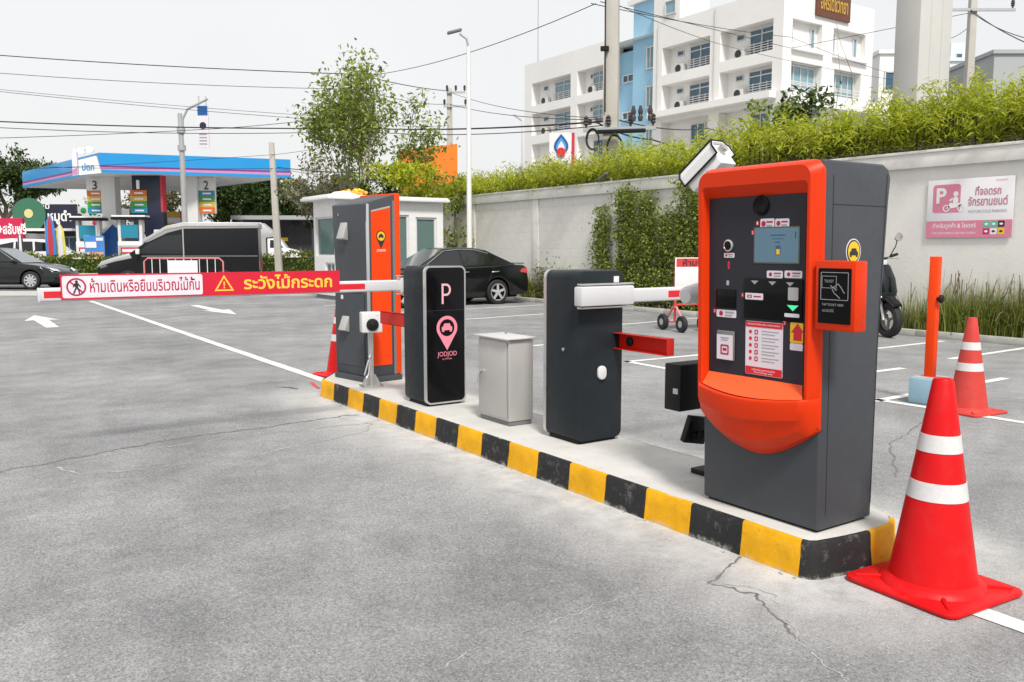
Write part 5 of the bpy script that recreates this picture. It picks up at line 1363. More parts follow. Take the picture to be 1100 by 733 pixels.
trolley((11.66, 10.02, 0), R(-16), 'second wheeled barricade just visible behind the first one', False)

# ================================================================== STREET FURNITURE IN THE MIDDLE DISTANCE
# crowd barrier in front of the pickup
p = cf(-10.6, 27.6)
cbz = thing('crowd_barrier', 'red and white tubular crowd barrier with white notice standing by the street', 'barrier', (p[0],p[1],.005), -YAW)
BWd = 2.55
MB().path([(-BWd/2,0,0),(-BWd/2,0,1.02),(-BWd/2+.12,0,1.13),(BWd/2-.12,0,1.13),(BWd/2,0,1.02),(BWd/2,0,0)], .026, 8).build('frame', 'tube_pink', cbz)
MB().path([(-BWd/2,0,.22),(BWd/2,0,.22)], .020, 8).build('bottom_rail', 'tube_pink', cbz)
for i in range(9):
    x = -BWd/2 + BWd*(i+1)/10; MB().tube((x,0,.22),(x,0,1.12),.013,n=6).build('bar', 'white_paint', cbz)
MB().box(-.50,.46,-.034,-.022,.42,1.06).build('notice', 'sign_white', cbz)
for s in (-1,1): MB().box(s*BWd*.4-.03,s*BWd*.4+.03,-.28,.28,0,.025).build('foot', 'tube_red', cbz)

# clipped street hedges
def streethedge(lat0, lat1, d, h, label):
    c = cf((lat0+lat1)/2, d); t = thing('street_hedge', label, 'hedge', (c[0],c[1],.13), -YAW, 'clipped hedges along the forecourt'); L = lat1-lat0
    bumps = [(rng.uniform(-L/2,L/2), rng.uniform(.2,.9)) for _ in range(int(L*3))]
    def fn():
        x = rng.uniform(-L/2,L/2); k = .10*math.sin(x*2.3)+.06*math.sin(x*5.7)
        if rng.random() < .55: return [x, -.36+rng.gauss(0,.06), rng.uniform(.0,h+k)]
        return [x, rng.uniform(-.4,.4), h+k+rng.gauss(0,.05)]
    foliage_mass(None, int(L*420), fn, (.10,.18), .5, 'leaf_hedge', parent=t)
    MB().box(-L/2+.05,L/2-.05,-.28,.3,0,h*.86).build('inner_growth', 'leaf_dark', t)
    MB().box(-L/2,L/2,-.55,-.45,-.13,.10).build('kerb', 'bed_kerb', t)
streethedge(-25.5, -18.6, 42.6, .92, 'clipped green hedge in front of the white suv')
streethedge(-13.4, -8.8, 42.0, 1.02, 'clipped hedge with pale stems below the white truck')
# small bollard sign
p = cf(-12.35, 41.0); b_ = thing('marker_post', 'short white marker post at the end of the street hedge', 'post', (p[0],p[1],.13), -YAW)
MB().box(-.20,.20,-.03,.03,.40,1.30).build('board', 'sign_white', b_, bevel=.01); MB().box(-.19,.19,-.025,.025,0,.40).build('stem', 'cabinet_plinth', b_)

# ================================================================== PETROL STATION
def poly_prism(mb, pts, z0, z1):
    n = len(pts); mb.add([(p[0],p[1],z0) for p in pts]+[(p[0],p[1],z1) for p in pts], [tuple(range(n)),tuple(range(2*n-1,n-1,-1))]+[(i,(i+1)%n,n+(i+1)%n,n+i) for i in range(n)]); return mb
ZC, ZT = 6.00, 7.16
C0 = Vector(gxy(112,52.0)); C1 = Vector(gxy(314,56.0)); C3 = Vector(gxy(29,65.0)); C2 = C1 + (C3-C0)
cen = (C0+C1+C2+C3)/4
can = thing('station_canopy', 'blue petrol station canopy with purple stripe over the pumps', 'canopy', (cen.x,cen.y,0))
def L2(p): return (p.x-cen.x, p.y-cen.y)
def offp(k):                                              # outline grown by k metres
    pts = [C0,C1,C2,C3]; out = []
    for i, p in enumerate(pts):
        a = (pts[i]-pts[i-1]).normalized(); b = (pts[(i+1)%4]-pts[i]).normalized()
        na, nb = Vector((a.y,-a.x)), Vector((b.y,-b.x)); m = (na+nb)/(1+na.dot(nb)); out.append(L2(p + m*k))
    return out
sgn_ = 1 if (Vector(offp(1)[0])).length > Vector(L2(C0)).length else -1
mb = MB(); poly_prism(mb, offp(-.05*sgn_), ZC, ZT-.02); mb.build('deck', 'canopy_soffit', can, smooth=False)
for m_, z0, z1, k in (('ptt_blue',ZC+.42,ZT,.02),('stripe_purple',ZC+.31,ZC+.42,.025),('stripe_pink',ZC+.16,ZC+.31,.02),('ptt_blue',ZC-.02,ZC+.16,.03)):
    for i in range(4):
        a, b = offp(k*sgn_)[i], offp(k*sgn_)[(i+1)%4]; a2, b2_ = offp((k-.06)*sgn_)[i], offp((k-.06)*sgn_)[(i+1)%4]
        poly_prism(MB(), [a,b,b2_,a2], z0, z1).build('fascia_panel' if m_ == 'ptt_blue' else 'fascia_stripe', m_, can, smooth=False)
for k in range(9):
    u = (k+.5)/9
    for v in (.25,.6):
        q = C0 + (C1-C0)*u + (C3-C0)*v; MB().box(L2(q)[0]-.4,L2(q)[0]+.4,L2(q)[1]-.15,L2(q)[1]+.15,ZC-.03,ZC+.0).build('ceiling_light', 'white_paint', can)
# corner sign with the station name
rv = Vector((math.cos(YAW),-math.sin(YAW),0)); fv = Vector((math.sin(YAW),math.cos(YAW),0))
q = at(99,177,51.2); fs = thing('station_sign', 'white station sign with blue Thai letters on the canopy corner', 'sign', q)
FC = (rv, Vector((0,0,1)), -fv)
d = Decal(FC, (0,0,0), 0, .12); d.poly([(-.75,-.62),(.55,-.50),(.30,.50),(-.75,.25)]).build('board', 'white_paint', fs)
text('ปตท', 'ptt_blue', fs, tuple(rv*-.18+Vector((0,0,-.15))), FC, .72, .42, .14, .03)
d = Decal(FC, tuple(rv*-.95), .0, .14); d.poly([(-.16,-.65),(.16,-.60),(.12,.75),(-.05,.95),(-.16,.60)]).build('blade', 'sign_white', fs)
d = Decal(FC, tuple(rv*-.95), .145, .01); d.poly([(-.14,-.60),(.14,-.55),(.13,-.2),(-.14,-.3)]).build('blade_foot', 'stripe_pink', fs)
for k, (a, b) in enumerate(((-.55,.95),(-.1,1.0))): 
    d = Decal(FC, tuple(rv*a+Vector((0,0,b-.15))), .0, .10); d.poly(circ(0,0,.28,14,.20)).build('lamp_globe', 'white_paint', fs)
def stcol(px, d, num, order, signside, dark, label, sw=1.0):
    x, y = gxy(px, d); t = thing('canopy_column', label, 'column', (x,y,.13), -YAW, 'petrol station columns')
    if dark:
        MB().box(-.95,.95,-.30,.30,2.2,ZC-.13).build('cladding', 'navy', t, bevel=.02); MB().box(.84,.96,-.32,.32,3.6,ZC-.13).build('red_edge', 'banner_red', t)
        MB().box(-.35,.95,-.28,.28,0,2.2).build('shaft', 'navy', t); MB().box(-.75,-.36,-.25,.25,0,2.35).build('blue_wing', 'ptt_deep', t); MB().box(-.34,-.20,-.31,.0,0,2.2).build('white_edge', 'white_paint', t)
        Decal('-y', (.55,-.30,1.75), .01, .02).poly(rrect(.46,1.5,.05,3)).build('panel', 'sign_white', t)
        text('ดีเซล', 'banner_red', t, (.55,-.33,1.75), ((0,0,1),(-1,0,0),(0,-1,0)), 1.3, .34, .02, .02)
        sx, sz = -.55, ZC-1.25
    else:
        MB().prism([(-.45,1.9),(.45,2.6),(.45,ZC-.13),(-.45,ZC-.13)], 'xz', -.40, .40).build('shaft', 'canopy_soffit', t)
        MB().prism([(-.46,0),(.46,0),(.46,2.6),(.20,2.85),(-.46,2.20)], 'xz', -.42, .42).build('blue_cladding', 'ptt_deep', t)
        sx, sz = signside*.95, ZC-1.20
        MB().box(sx-.55,sx+.55,-.12,.12,sz-1.25,sz+1.05).build('sign_box', 'canopy_soffit', t)
    text(num, 'text_white' if dark else 'text_black', t, (sx,-.32 if dark else -.13,sz+.55), '-y', .20 if num == '1' else .30, .55, .02, .01)
    for k, c in enumerate(order):
        MB().box(sx-.52,sx+.52,(-.33 if dark else -.15),(-.30 if dark else -.12),sz+.02-.36*k-.16,sz+.02-.36*k+.16+.02).build('price_strip', c, t)
        MB().box(sx-.25,sx+.30,(-.345 if dark else -.165),(-.33 if dark else -.15),sz+.02-.36*k-.05,sz+.02-.36*k+.05).build('price_figures', 'sign_white', t)
    return t
pr_ = ('price_orange','price_green','price_green','price_teal')
stcol(122, 55.5, '3', ('price_orange','price_yellow','price_green','price_teal'), -1, False, 'white canopy column with blue foot and sign number 3')
stcol(163, 54.5, '1', ('price_orange','price_yellow','price_green','price_teal'), -1, True, 'dark blue canopy column with sign number 1')
stcol(209, 55.5, '2', ('price_teal','price_green','price_yellow','price_orange'), 1, False, 'white canopy column with blue foot and sign number 2')
def pump(px, d, label, front):
    x, y = gxy(px, d); t = thing('fuel_pump', label, 'fuel pump', (x,y,.13), -YAW+R(6), 'fuel pumps under the canopy')
    MB().box(-.72,.72,-.35,.35,0,1.75).build('body', 'canopy_soffit', t, bevel=.03); MB().box(-1.0,1.0,-.50,.50,3.05,3.22).build('head_sign', 'black_matte', t); MB().box(-.98,.98,-.48,.48,3.22,3.32).build('head_cap', 'white_paint', t)
    for s in (-1,1): MB().box(s*.62-.09,s*.62+.09,-.25,.25,1.75,3.05).build('column', 'canopy_soffit', t)
    MB().box(-.50,.50,-.37,-.34,1.95,2.75).build('display', 'price_teal', t); MB().box(-.66,.66,-.38,-.35,.15,1.5).build('front_panel', front, t); MB().box(-.55,.55,-.395,-.38,1.0,1.38).build('banner', 'banner_red', t); MB().box(-.45,.45,-.41,-.395,1.10,1.28).build('banner_print', 'sign_white', t)
    for s in (-1,1): MB().path([(s*.76,0,2.3),(s*1.05,-.1,1.6),(s*.98,-.1,.7),(s*.74,0,.9)], .03, 6).build('hose', 'rubber', t)
pump(142, 52.5, 'fuel pump with a red banner left of the dark column', 'cabinet')
pump(97, 54.0, 'fuel pump half hidden by the colourful banners', 'canopy_soffit')
# banners and flags in front of the pumps
def banner(px0, px1, py0, py1, d, m, label, layers):
    a = at((px0+px1)/2, py1, d); w = (px1-px0)/FPX*d; h = (py1-py0)/FPX*d
    t = thing('banner_stand', label, 'banner', (a.x,a.y,.13), -YAW, 'banners at the petrol station'); z0 = max(.15, a.z-.13)
    MB().box(-w/2,w/2,-.03,.03,z0,z0+h).build('panel', m, t)
    for (u0,u1,v0,v1,mm) in layers: MB().box(-w/2+w*u0,-w/2+w*u1,-.045,-.03,z0+h*v0,z0+h*v1).build('print', mm, t)
    for s in (-1,1): MB().box(s*w*.42-.03,s*w*.42+.03,.03,.07,0,z0+h*.9).build('leg', 'steel', t)
banner(92, 113, 254, 279, 50.5, 'banner_blue', 'blue banner with pale cloud and pink patches', ((.05,.6,.5,.75,'sign_white'),(.1,.95,.02,.32,'banner_pink'),(.6,.95,.8,.93,'sign_white')))
banner(90.5, 97, 253, 262, 50.9, 'banner_green', 'small green banner beside the blue banner', ((.2,.8,.3,.6,'sign_white'),))
banner(179, 197, 228, 246, 57.5, 'price_yellow', 'orange and yellow banner between the columns', ((.1,.9,.35,.65,'sign_white'),(.85,1.0,0,1,'banner_red')))
def feather(px, d, m, m2, label, w=.55, h=3.0):
    x, y = gxy(px, d); t = thing('feather_flag', label, 'flag', (x,y,.13), -YAW, 'feather flags by the hedge')
    o_ = [(-w*.45,.3),(w*.45,.3),(w*.5,h*.55),(w*.35,h*.88),(0,h),(-w*.35,h*.9),(-w*.5,h*.55)]
    MB().prism(o_, 'xz', -.02,.02).build('cloth', m, t); MB().prism([(x_*.45,z*.92+.2) for x_,z in o_], 'xz', -.035,-.02).build('print', m2, t); MB().tube((-w*.5,.03,0),(-w*.5,.03,h*.9),.02,n=6).build('pole', 'steel', t)
feather(55, 44.0, 'banner_blue', 'banner_red', 'blue and red feather flag behind the hedge'); feather(65.5, 44.2, 'banner_yellow', 'sign_white', 'pale yellow feather flag next to the blue one', .50, 2.6)
feather(22.5, 43.2, 'shop_dark', 'sign_white', 'narrow dark flag in front of the white suv', .30, 2.1)
# shops behind
def shop(px0, px1, d, h, m, label, cat='shop'):
    x, y = gxy((px0+px1)/2, d); w = (px1-px0)/FPX*d
    t = thing('roadside_shop', label, cat, (x,y,.0), -YAW, 'shops behind the petrol station')
    MB().box(-w/2,w/2,0,5,0,h).build('walls', m, t, smooth=False); return t, w
t, w = shop(28, 84, 70, 3.0, 'shop_dark', 'dark fronted shop with white Thai lettering and green disc')
MB().box(-w/2-.1,w/2+.1,-.35,.02,3.0,5.0).build('sign_board', 'navy', t); MB().lathe([(1.35,0),(1.35,-.12),(0,-.13)], 30, (-w*.34,-.36,4.15), 'y').build('green_disc', 'shop_green', t)
MB().lathe([(.36,0),(.36,-.03),(0,-.035)], 20, (-w*.34,-.50,4.25), 'y').build('cream_dot', 'shop_cream', t)
text('หมูดำ', 'text_white', t, (w*.22,-.36,3.95), '-y', 1.9, 1.15, .02, .03); text('ยูมิ', 'text_white', t, (-.2,-.36,4.75), '-y', .75, .5, .02, .02)
MB().box(-w/2,w/2,-.9,0,2.85,3.05).build('awning', 'white_paint', t)
for u in (-.25,.10,.34): windowpart(t, (0,-.001,0), (1,0,0), (0,-1,0), w*u-.7,w*u+.7,.4,2.4, -.02, 'win_glass', 1, .06, .05)
t, w = shop(76, 112, 71, 4.9, 'canopy_soffit', 'white shop front covered with small dark marks')
for k in range(14):
    u, v = rng.uniform(-.45,.45)*w, rng.uniform(2.6,4.7); MB().lathe([(rng.uniform(.10,.26),0),(.08,-.03)], 9, (u,-.01,v), 'y').build('wall_mark', rng.choice(['text_black','price_green','banner_red','text_black']), t)
t, w = shop(-30, 28, 66, 2.6, 'canopy_soffit', 'low white shop with a crimson sign board at the left edge')
MB().box(-w/2,w/2,-.3,.02,1.95,3.75).build('sign_board', 'shop_red', t); text('ปะ+สลับฟรี', 'text_white', t, (w*.24,-.3,2.95), '-y', 2.7, .85, .02, .03)
t, w = shop(135, 160, 74, 4.2, 'shop_dark', 'small dark shop with white letters behind the pumps'); text('ร้านอาหาร', 'text_white', t, (0,0,3.6), '-y', 1.7, .7, .03, .02)
t, w = shop(262, 335, 66, 3.6, 'shop_dark', 'dark open-fronted shed under the trees behind the truck', 'shed'); MB().box(-w/2-.4,w/2+.4,-1.6,5.2,3.6,3.9).build('roof', 'bldg_grey', t)
for u in (-.28,.05): MB().box(w*u-.55,w*u+.55,-.08,-.02,2.0,2.28).build('lit_menu', 'yellow', t)

# ================================================================== WHITE APARTMENT BUILDING
# its long front looks towards -x, the short one towards -y, like the boundary wall
KX, KY = at(842,20,50.0).x, at(842,20,50.0).y            # near corner
LEN, DEP, HB = 25.6, 8.6, 16.2
ap = thing('apartment_building', 'white apartment block with balconies and a light blue stair tower', 'building', (KX,KY,0))
U, Nn = (0,1,0), (-1,0,0)
mb = MB()
bal = []                                                    # balconies: (u0,u1,z0,z1)
FL = [(12.85,14.6),(10.5,12.2),(8.0,9.8)]
rw = [(.72,4.72),(5.54,9.75)]
ops = []
for z0, z1 in FL:
    for a, b in rw: ops.append((a,b,z0,z1,.75))
facade(mb, (0,0,0), U, Nn, 10.6, 0, HB, ops, .75)
ops2 = []
for z0, z1 in FL:
    for a, b in ((15.75,18.74),(19.55,24.6)): ops2.append((a-15.3,b-15.3,z0,z1,.75))
facade(mb, (0,15.3,0), U, Nn, LEN-15.3, 0, HB, ops2, .75)
mb.quad((0,LEN,0),(DEP,LEN,0),(DEP,LEN,HB),(0,LEN,HB)); mb.quad((DEP,0,0),(DEP,LEN,0),(DEP,LEN,HB),(DEP,0,HB)); mb.quad((0,0,HB-.4),(DEP,0,HB-.4),(DEP,LEN,HB-.4),(0,LEN,HB-.4))
mb.quad((0,10.6,0),(1.5,10.6,0),(1.5,10.6,HB),(0,10.6,HB)); mb.quad((0,15.3,0),(1.5,15.3,0),(1.5,15.3,HB),(0,15.3,HB))
mb.build('long_front', 'bldg_white', ap, smooth=False)
mb = MB()
ops3 = [(.79,3.61,10.45,12.2,.5),(4.8,7.48,10.45,12.2,.5),(.79,3.61,7.9,9.6,.5),(4.8,7.48,7.9,9.6,.5),(.79,3.5,13.0,14.55,.35),(4.6,7.8,13.0,14.55,.35)]
facade(mb, (0,0,0), (1,0,0), (0,-1,0), DEP, 0, HB, ops3, .5)
mb.build('short_front', 'bldg_white', ap, smooth=False)
tw = MB()
tw.box(1.2,DEP-.01,10.61,15.29,0,HB-.8); tw.box(.55,4.5,10.61,13.2,0,HB+2.0)
tw.build('stair_tower', 'bldg_blue', ap, smooth=False)
MB().box(.30,4.9,10.3,13.6,HB+2.0,HB+2.3).build('tower_roof', 'bldg_white', ap); MB().box(.0,2.6,8.2,10.6,HB,HB+1.7).build('lift_house', 'bldg_white', ap)
MB().box(1.5,3,11.2,12.4,HB+2.3,HB+3.7).build('water_tank', 'bldg_white', ap, bevel=.2)
for z in (13.6,11.0,8.4):
    windowpart(ap, (.55,10.61,0), U, Nn, .35,1.15, z,z+1.5, -.02, 'win_pale', 1, .09, .10); windowpart(ap, (1.2,13.2,0), U, Nn, .5,1.7, z-.4,z+.2, -.02, 'win_glass', 1, .09, .10)
windowpart(ap, (0,8.2,0), U, Nn, .3,1.3, HB+.4,HB+1.3, -.02, 'win_pale', 0, .08, .08)
def balcony(u0, u1, z0, z1, dep, wl_, wr_, glass, small=True, ac=True):
    windowpart(ap, (dep,0,0), U, Nn, wl_, wr_, z0+.05, z1-.15, -.01, glass, 1, .08, .08, transom=z1-.5)
    rl = MB()
    for k in range(5): rl.box(dep-.16,dep-.13,wl_-.1,wr_+.1,z0+.12+.14*k,z0+.17+.14*k)
    for k in range(5): rl.box(dep-.165,dep-.125,wl_-.1+(wr_-wl_+.2)*k/4-.02,wl_-.1+(wr_-wl_+.2)*k/4+.02,z0,z0+.78)
    r_ = rl.build('balcony_railing', 'railing', ap, smooth=False)
    if small: windowpart(ap, (dep,0,0), U, Nn, u1-1.3,u1-.7, z1-.6,z1-.25, -.01, 'win_glass', 0, .05, .06)
    if ac:
        a = MB().box(.28,.66,u1-1.6,u1-.85,z0,z0+.55).build('air_conditioner', 'ac_grey', ap, bevel=.03); MB().lathe([(.24,0),(.24,-.03),(.18,-.02),(0,-.02)], 18, (.279,u1-1.2,z0+.28), 'x').build('fan_grille', 'text_black', a)
for z0, z1 in FL[:2]:
    balcony(.72,4.72,z0,z1,.75,1.15,3.0,'win_glass'); balcony(5.54,9.75,z0,z1,.75,6.0,7.9,'win_glass')
    balcony(15.75,18.74,z0,z1,.75,16.2,17.7,'win_pale'); balcony(19.55,24.6,z0,z1,.75,20.0,22.4,'win_pale')
for a, b in ((1.3,2.7),(6.4,7.7),(16.4,17.6),(20.6,22.2)): windowpart(ap, (.75,0,0), U, Nn, a,b, 8.2,9.5, -.02, 'win_glass', 1, .08, .08)
for (a,b,c,d_,e) in ops3[:4]:
    windowpart(ap, (0,0,0), (1,0,0), (0,-1,0), a+.1,b-.1,c+.08,d_-.1, e-.01, 'win_pale', 3, .07, .08, transom=c+.65)
    rl = MB()
    for k in range(4): rl.box(a,b,.1,.13,c+.1+.18*k,c+.14+.18*k)
    rl.build('balcony_railing', 'railing', ap, smooth=False)
for a in (.83,2.80,4.75,6.95): windowpart(ap, (0,.35,0), (1,0,0), (0,-1,0), a,a+.38,13.15,14.3, -.01, 'win_pale', 0, .06, .08)
for a, b in ((.7,3.6),(4.5,7.9)): MB().box(a,b,-.22,.0,12.80,12.99).build('ledge', 'bldg_white', ap)
MB().box(-.7,.0,.3,10.4,10.05,10.45).build('balcony_slab', 'bldg_white', ap); MB().box(-.5,DEP*.95,-.9,-.02,9.65,10.35).build('balcony_parapet', 'bldg_white', ap)
sb_ = MB().box(2.75,5.95,-.15,-.02,15.0,16.75).build('name_board', 'sign_brown', ap); text('อัครเดชวิทยา', 'gold', ap, (4.35,-.15,15.85), '-y', 2.6, .95, .03, .02)
for y in (5.1,10.1): MB().path([(-.06,y,10.6),(-.06,y,16.2)], .03, 5).build('drain_pipe', 'ac_grey', ap)
# lower neighbours at the right
def slab(px0, px1, pyt, d, dep, m, label):
    a = gxy(px0,d); b = gxy(px1,d); h = hz(pyt,d); c = ((a[0]+b[0])/2,(a[1]+b[1])/2); w = (px1-px0)/FPX*d
    t = thing('background_building', label, 'building', (c[0],c[1],0), -YAW, 'buildings beyond the hedge'); MB().box(-w/2,w/2,0,dep,0,h).build('walls', m, t, smooth=False); MB().box(-w/2-.15,w/2+.15,-.15,dep+.15,h,h+.25).build('parapet', m, t); return t, w, h
t, w, h = slab(936, 966, 58, 62, 8, 'bldg_white', 'small white building right of the apartment block')
windowpart(t, (0,0,0), (1,0,0), (0,-1,0), -w/2+.35,-w/2+1.5,h-2.6,h-1.2, -.02, 'win_glass', 0, .1, .08); windowpart(t, (0,0,0), (1,0,0), (0,-1,0), .55,.95,h-3.4,h-1.0, -.02, 'win_glass', 0, .1, .08)
t, w, h = slab(1010, 1060, 66, 66, 10, 'bldg_shade', 'low pale building between the concrete column and the pole')
MB().box(-1.3,.1,1,3,h,h+1.6).build('roof_house', 'bldg_shade', t); windowpart(t, (0,1,0), (1,0,0), (0,-1,0), -.9,-.4,h+.3,h+.8, -.02, 'win_glass', 0, .05, .05)
t, w, h = slab(1056, 1092, 58, 58, 10, 'bldg_grey', 'low grey building behind the hedge at the right edge')
# big square concrete column
a = at(990, 100, 25.5)
cc = thing('concrete_column', 'huge square white concrete column rising behind the hedge', 'column', (a.x,a.y,0), R(-8))
MB().box(-.72,.60,-.42,.42,0,14).build('shaft', 'pillar', cc, bevel=.02)
for x in (-.28,.18): MB().box(x-.006,x+.006,-.423,-.415,0,14).build('formwork_joint', 'concrete_pole', cc)
MB().box(-1.2,1.0,-1.2,1.2,14,15.2).build('cap', 'pillar', cc, bevel=.05)
# orange hoarding
a = at(466, 200, 34.0)
hb_ = thing('orange_hoarding', 'plain orange box sign standing above the hedge behind the lamp post', 'sign', (a.x,a.y,0), R(-22))
wv = 2.15; MB().add([(-1.35,0,2.6),(.95,0,2.6),(.95,0,5.55),(-1.35,0,5.22),(-1.35,.55,2.6),(.95,.55,2.6),(.95,.55,5.55),(-1.35,.55,5.22)], [(0,1,2,3),(4,7,6,5),(0,4,5,1),(1,5,6,2),(2,6,7,3),(3,7,4,0)]).build('box', 'hoarding', hb_)
for x in (-1.0,.7): MB().box(x-.08,x+.08,.2,.36,0,2.6).build('leg', 'steel', hb_)
# flame sign
a = at(604, 160, 40.0)
fsn = thing('flame_sign', 'white sign with a blue and red flame emblem above the hedge', 'sign', (a.x,a.y,0), -YAW)
z0, z1 = hz(178,40), hz(143,40); MB().box(-.60,.42,-.10,.10,z0,z1).build('board', 'white_paint', fsn); MB().box(.42,.56,-.11,.11,z0,z1).build('red_edge', 'banner_red', fsn); MB().box(-.12,.12,-.08,.08,0,z0).build('post', 'steel', fsn)
cz = (z0+z1)/2+.06
def flame(k, w): return [(0,.62*k)] + [(w*math.sin(math.pi*i/10)*(.75+.25*i/10), .62*k-1.05*k*i/10) for i in range(1,10)] + [(0,-.43*k)] + [(-w*math.sin(math.pi*i/10)*(.75+.25*i/10), .62*k-1.05*k*i/10) for i in range(9,0,-1)]
Decal('-y', (-.06,-.10,cz), .01, .02).poly(flame(1,.38)).build('flame_outer', 'ptt_deep', fsn); Decal('-y', (-.06,-.10,cz-.03), .035, .02).poly(flame(.80,.27)).build('flame_middle', 'car_blue', fsn); Decal('-y', (-.06,-.10,cz-.08), .06, .02).poly(flame(.60,.18)).build('flame_inner', 'sign_white', fsn); Decal('-y', (-.06,-.10,cz-.20), .085, .02).poly(circ(0,0,.20,20)).build('red_drop', 'reflect_red', fsn)

# ================================================================== POLES
lp_ = thing('lamp_post', 'tall slim white lamp post in front of the boundary wall', 'lamp post', (13.0, 21.35, 0))
MB().tube((0,0,0),(0,0,7.15),.085,.055,12).build('pole', 'white_paint', lp_); MB().box(-.14,.14,-.14,.14,0,.04).build('base_plate', 'steel', lp_)
MB().path([(0,0,7.1),(-.05,0,7.35),(-.22,.10,7.50)], .035, 8).build('arm', 'pole_grey', lp_); MB().obox((-.36,.16,7.55),(.42,.18,.07),(0,R(16),R(155))).build('lamp_head', 'cabinet_plinth', lp_, bevel=.02)
wl2 = thing('wall_lamp', 'small grey floodlight on an arm above a wall pilaster', 'lamp', (XW-.03, 16.15, 2.55))
MB().tube((0,0,0),(0,0,.62),.03,n=8).build('bracket', 'cabinet', wl2); MB().obox((-.10,.22,.66),(.10,.34,.06),(R(-25),0,0)).build('lamp_head', 'cabinet_plinth', wl2, bevel=.01)
def upole(px, py, d, w, htop, label, arms=(), lean=0.0, m='concrete_pole'):
    a = at(px, py, d); t = thing('utility_pole', label, 'pole', (a.x,a.y,0), -YAW, 'utility poles along the street')
    MB().add([(-w*.62,-w*.62,0),(w*.62,-w*.62,0),(w*.62,w*.62,0),(-w*.62,w*.62,0),(lean-w*.42,-w*.42,htop),(lean+w*.42,-w*.42,htop),(lean+w*.42,w*.42,htop),(lean-w*.42,w*.42,htop)], [(0,3,2,1),(4,5,6,7),(0,1,5,4),(1,2,6,5),(2,3,7,6),(3,0,4,7)]).build('shaft', m, t, bevel=w*.1)
    for (z, L, side, n) in arms:
        MB().box(-L*.5+side,L*.5+side,-w*.75,-w*.5,z-.05,z+.05).build('crossarm', 'pole_grey', t)
        for k in range(n):
            x = -L*.46+side + L*.92*k/max(1,n-1)
            MB().lathe([(.03,0),(.03,.06),(.075,.10),(.05,.14),(.08,.18),(.05,.22),(.07,.26),(.02,.32)], 12, (x,-w*.62,z+.05)).build('insulator', 'insulator', t)
    return t
D1 = 23.0
u1_ = upole(657, 80, D1, .37, 10.0, 'thick concrete utility pole with cable coils in front of the blue tower', ((8.22,1.5,-.55,4),(4.55,1.9,.25,4)))
u1_.rotation_euler.z = -YAW - R(14)
def coil(t, x, z, r, n=4, y=-.40):
    for k in range(n):
        pts = [(x+(r+.012*k)*math.cos(q)*.62, y-.02*k, z+(r+.012*k)*math.sin(q)) for q in [2*math.pi*i/22 for i in range(23)]]
        MB().path(pts, .014, 6, False).build('cable_coil', 'cable', t)
coil(u1_, -.42, 4.28, .24); coil(u1_, .16, 4.05, .30)
for x in (.62,.80,1.05): MB().lathe([(.05,0),(.07,.1),(.045,.16),(.07,.24),(.03,.4)], 12, (x,-.30,4.72)).build('fuse_holder', 'insulator', u1_)
MB().box(-.35,.95,-.46,-.34,4.42,4.52).build('splice_box', 'black_matte', u1_, bevel=.02)
MB().path([(-.14,-.24,10),(-.15,-.24,7.6),(-.13,-.24,5.0)], .02, 6).build('riser_cable', 'cable', u1_); MB().box(-.26,-.05,-.30,-.18,6.55,6.66).build('cable_clamp', 'black_matte', u1_)
upole(483, 130, 46, .30, hz(95,46), 'far slim concrete pole beside the orange hoarding', ((hz(100,46),1.0,.35,3),(hz(115,46),1.2,.3,2)))
upole(1042, 60, 33, .28, 12, 'concrete utility pole at the right beyond the hedge', ((hz(12,33),2.6,.2,2),))
upole(391, 130, 36, .30, hz(80,36), 'concrete pole standing inside the leafy tree', ((hz(82,36),1.2,.2,3),))
upole(298, 220, 41, .26, hz(153,41)-0, 'thin leaning concrete pole right of the petrol station canopy', (), -.20)
sp2 = upole(561, 160, 60, .16, hz(128,60), 'small far lamp pole left of the flame sign', (), 0, 'pole_grey'); MB().path([(0,0,hz(130,60)),(-.6,0,hz(128,60)+.3)], .07, 6).build('lamp_arm', 'pole_grey', sp2)
an = at(578, 60, 74); t = thing('radio_mast', 'thin radio mast on the roof left of the apartment block', 'mast', (an.x,an.y,0)); MB().tube((0,0,0),(0,0,30),.06,.04,6).build('mast', 'pole_grey', t)
# street lamp with a hanging sign, left
a = at(197, 200, 37.0)
st_ = thing('street_sign_pole', 'grey street pole with a curved arm and hanging white sign', 'street sign', (a.x,a.y,0), -YAW)
zt = hz(122,37); MB().path([(0,0,0),(0,0,hz(160,37)),(-.03,0,zt)], [.13,.11,.09], 12).build('pole', 'pole_grey', st_)
MB().path([(.07,0,zt-.9),(.08,0,zt-.25),(.30,0,zt+.18),(1.18,0,zt+.60)], .055, 8).build('arm', 'pole_grey', st_)
for z in (hz(143,37),hz(162,37)): MB().lathe([(.17,0),(.17,.22)], 14, (0,0,z)).build('clamp', 'pole_grey', st_)
MB().box(.72,1.18,-.03,.03,hz(159,37),hz(114,37)).build('sign_board', 'sign_white', st_); MB().box(.74,1.16,-.045,-.03,hz(124,37),hz(114,37)).build('blue_field', 'ptt_deep', st_)
MB().lathe([(.14,0),(.14,-.02)], 16, (.95,-.035,hz(135,37)), 'y').build('dark_disc', 'navy', st_)
for k in range(4): MB().box(.78,1.10,-.042,-.03,hz(145+3.4*k,37),hz(144+3.4*k,37)).build('print_line', 'text_grey', st_)
for x in (.80,1.10): MB().box(x-.015,x+.015,-.02,.02,hz(114,37),hz(106,37)+.1).build('hanger', 'steel', st_)

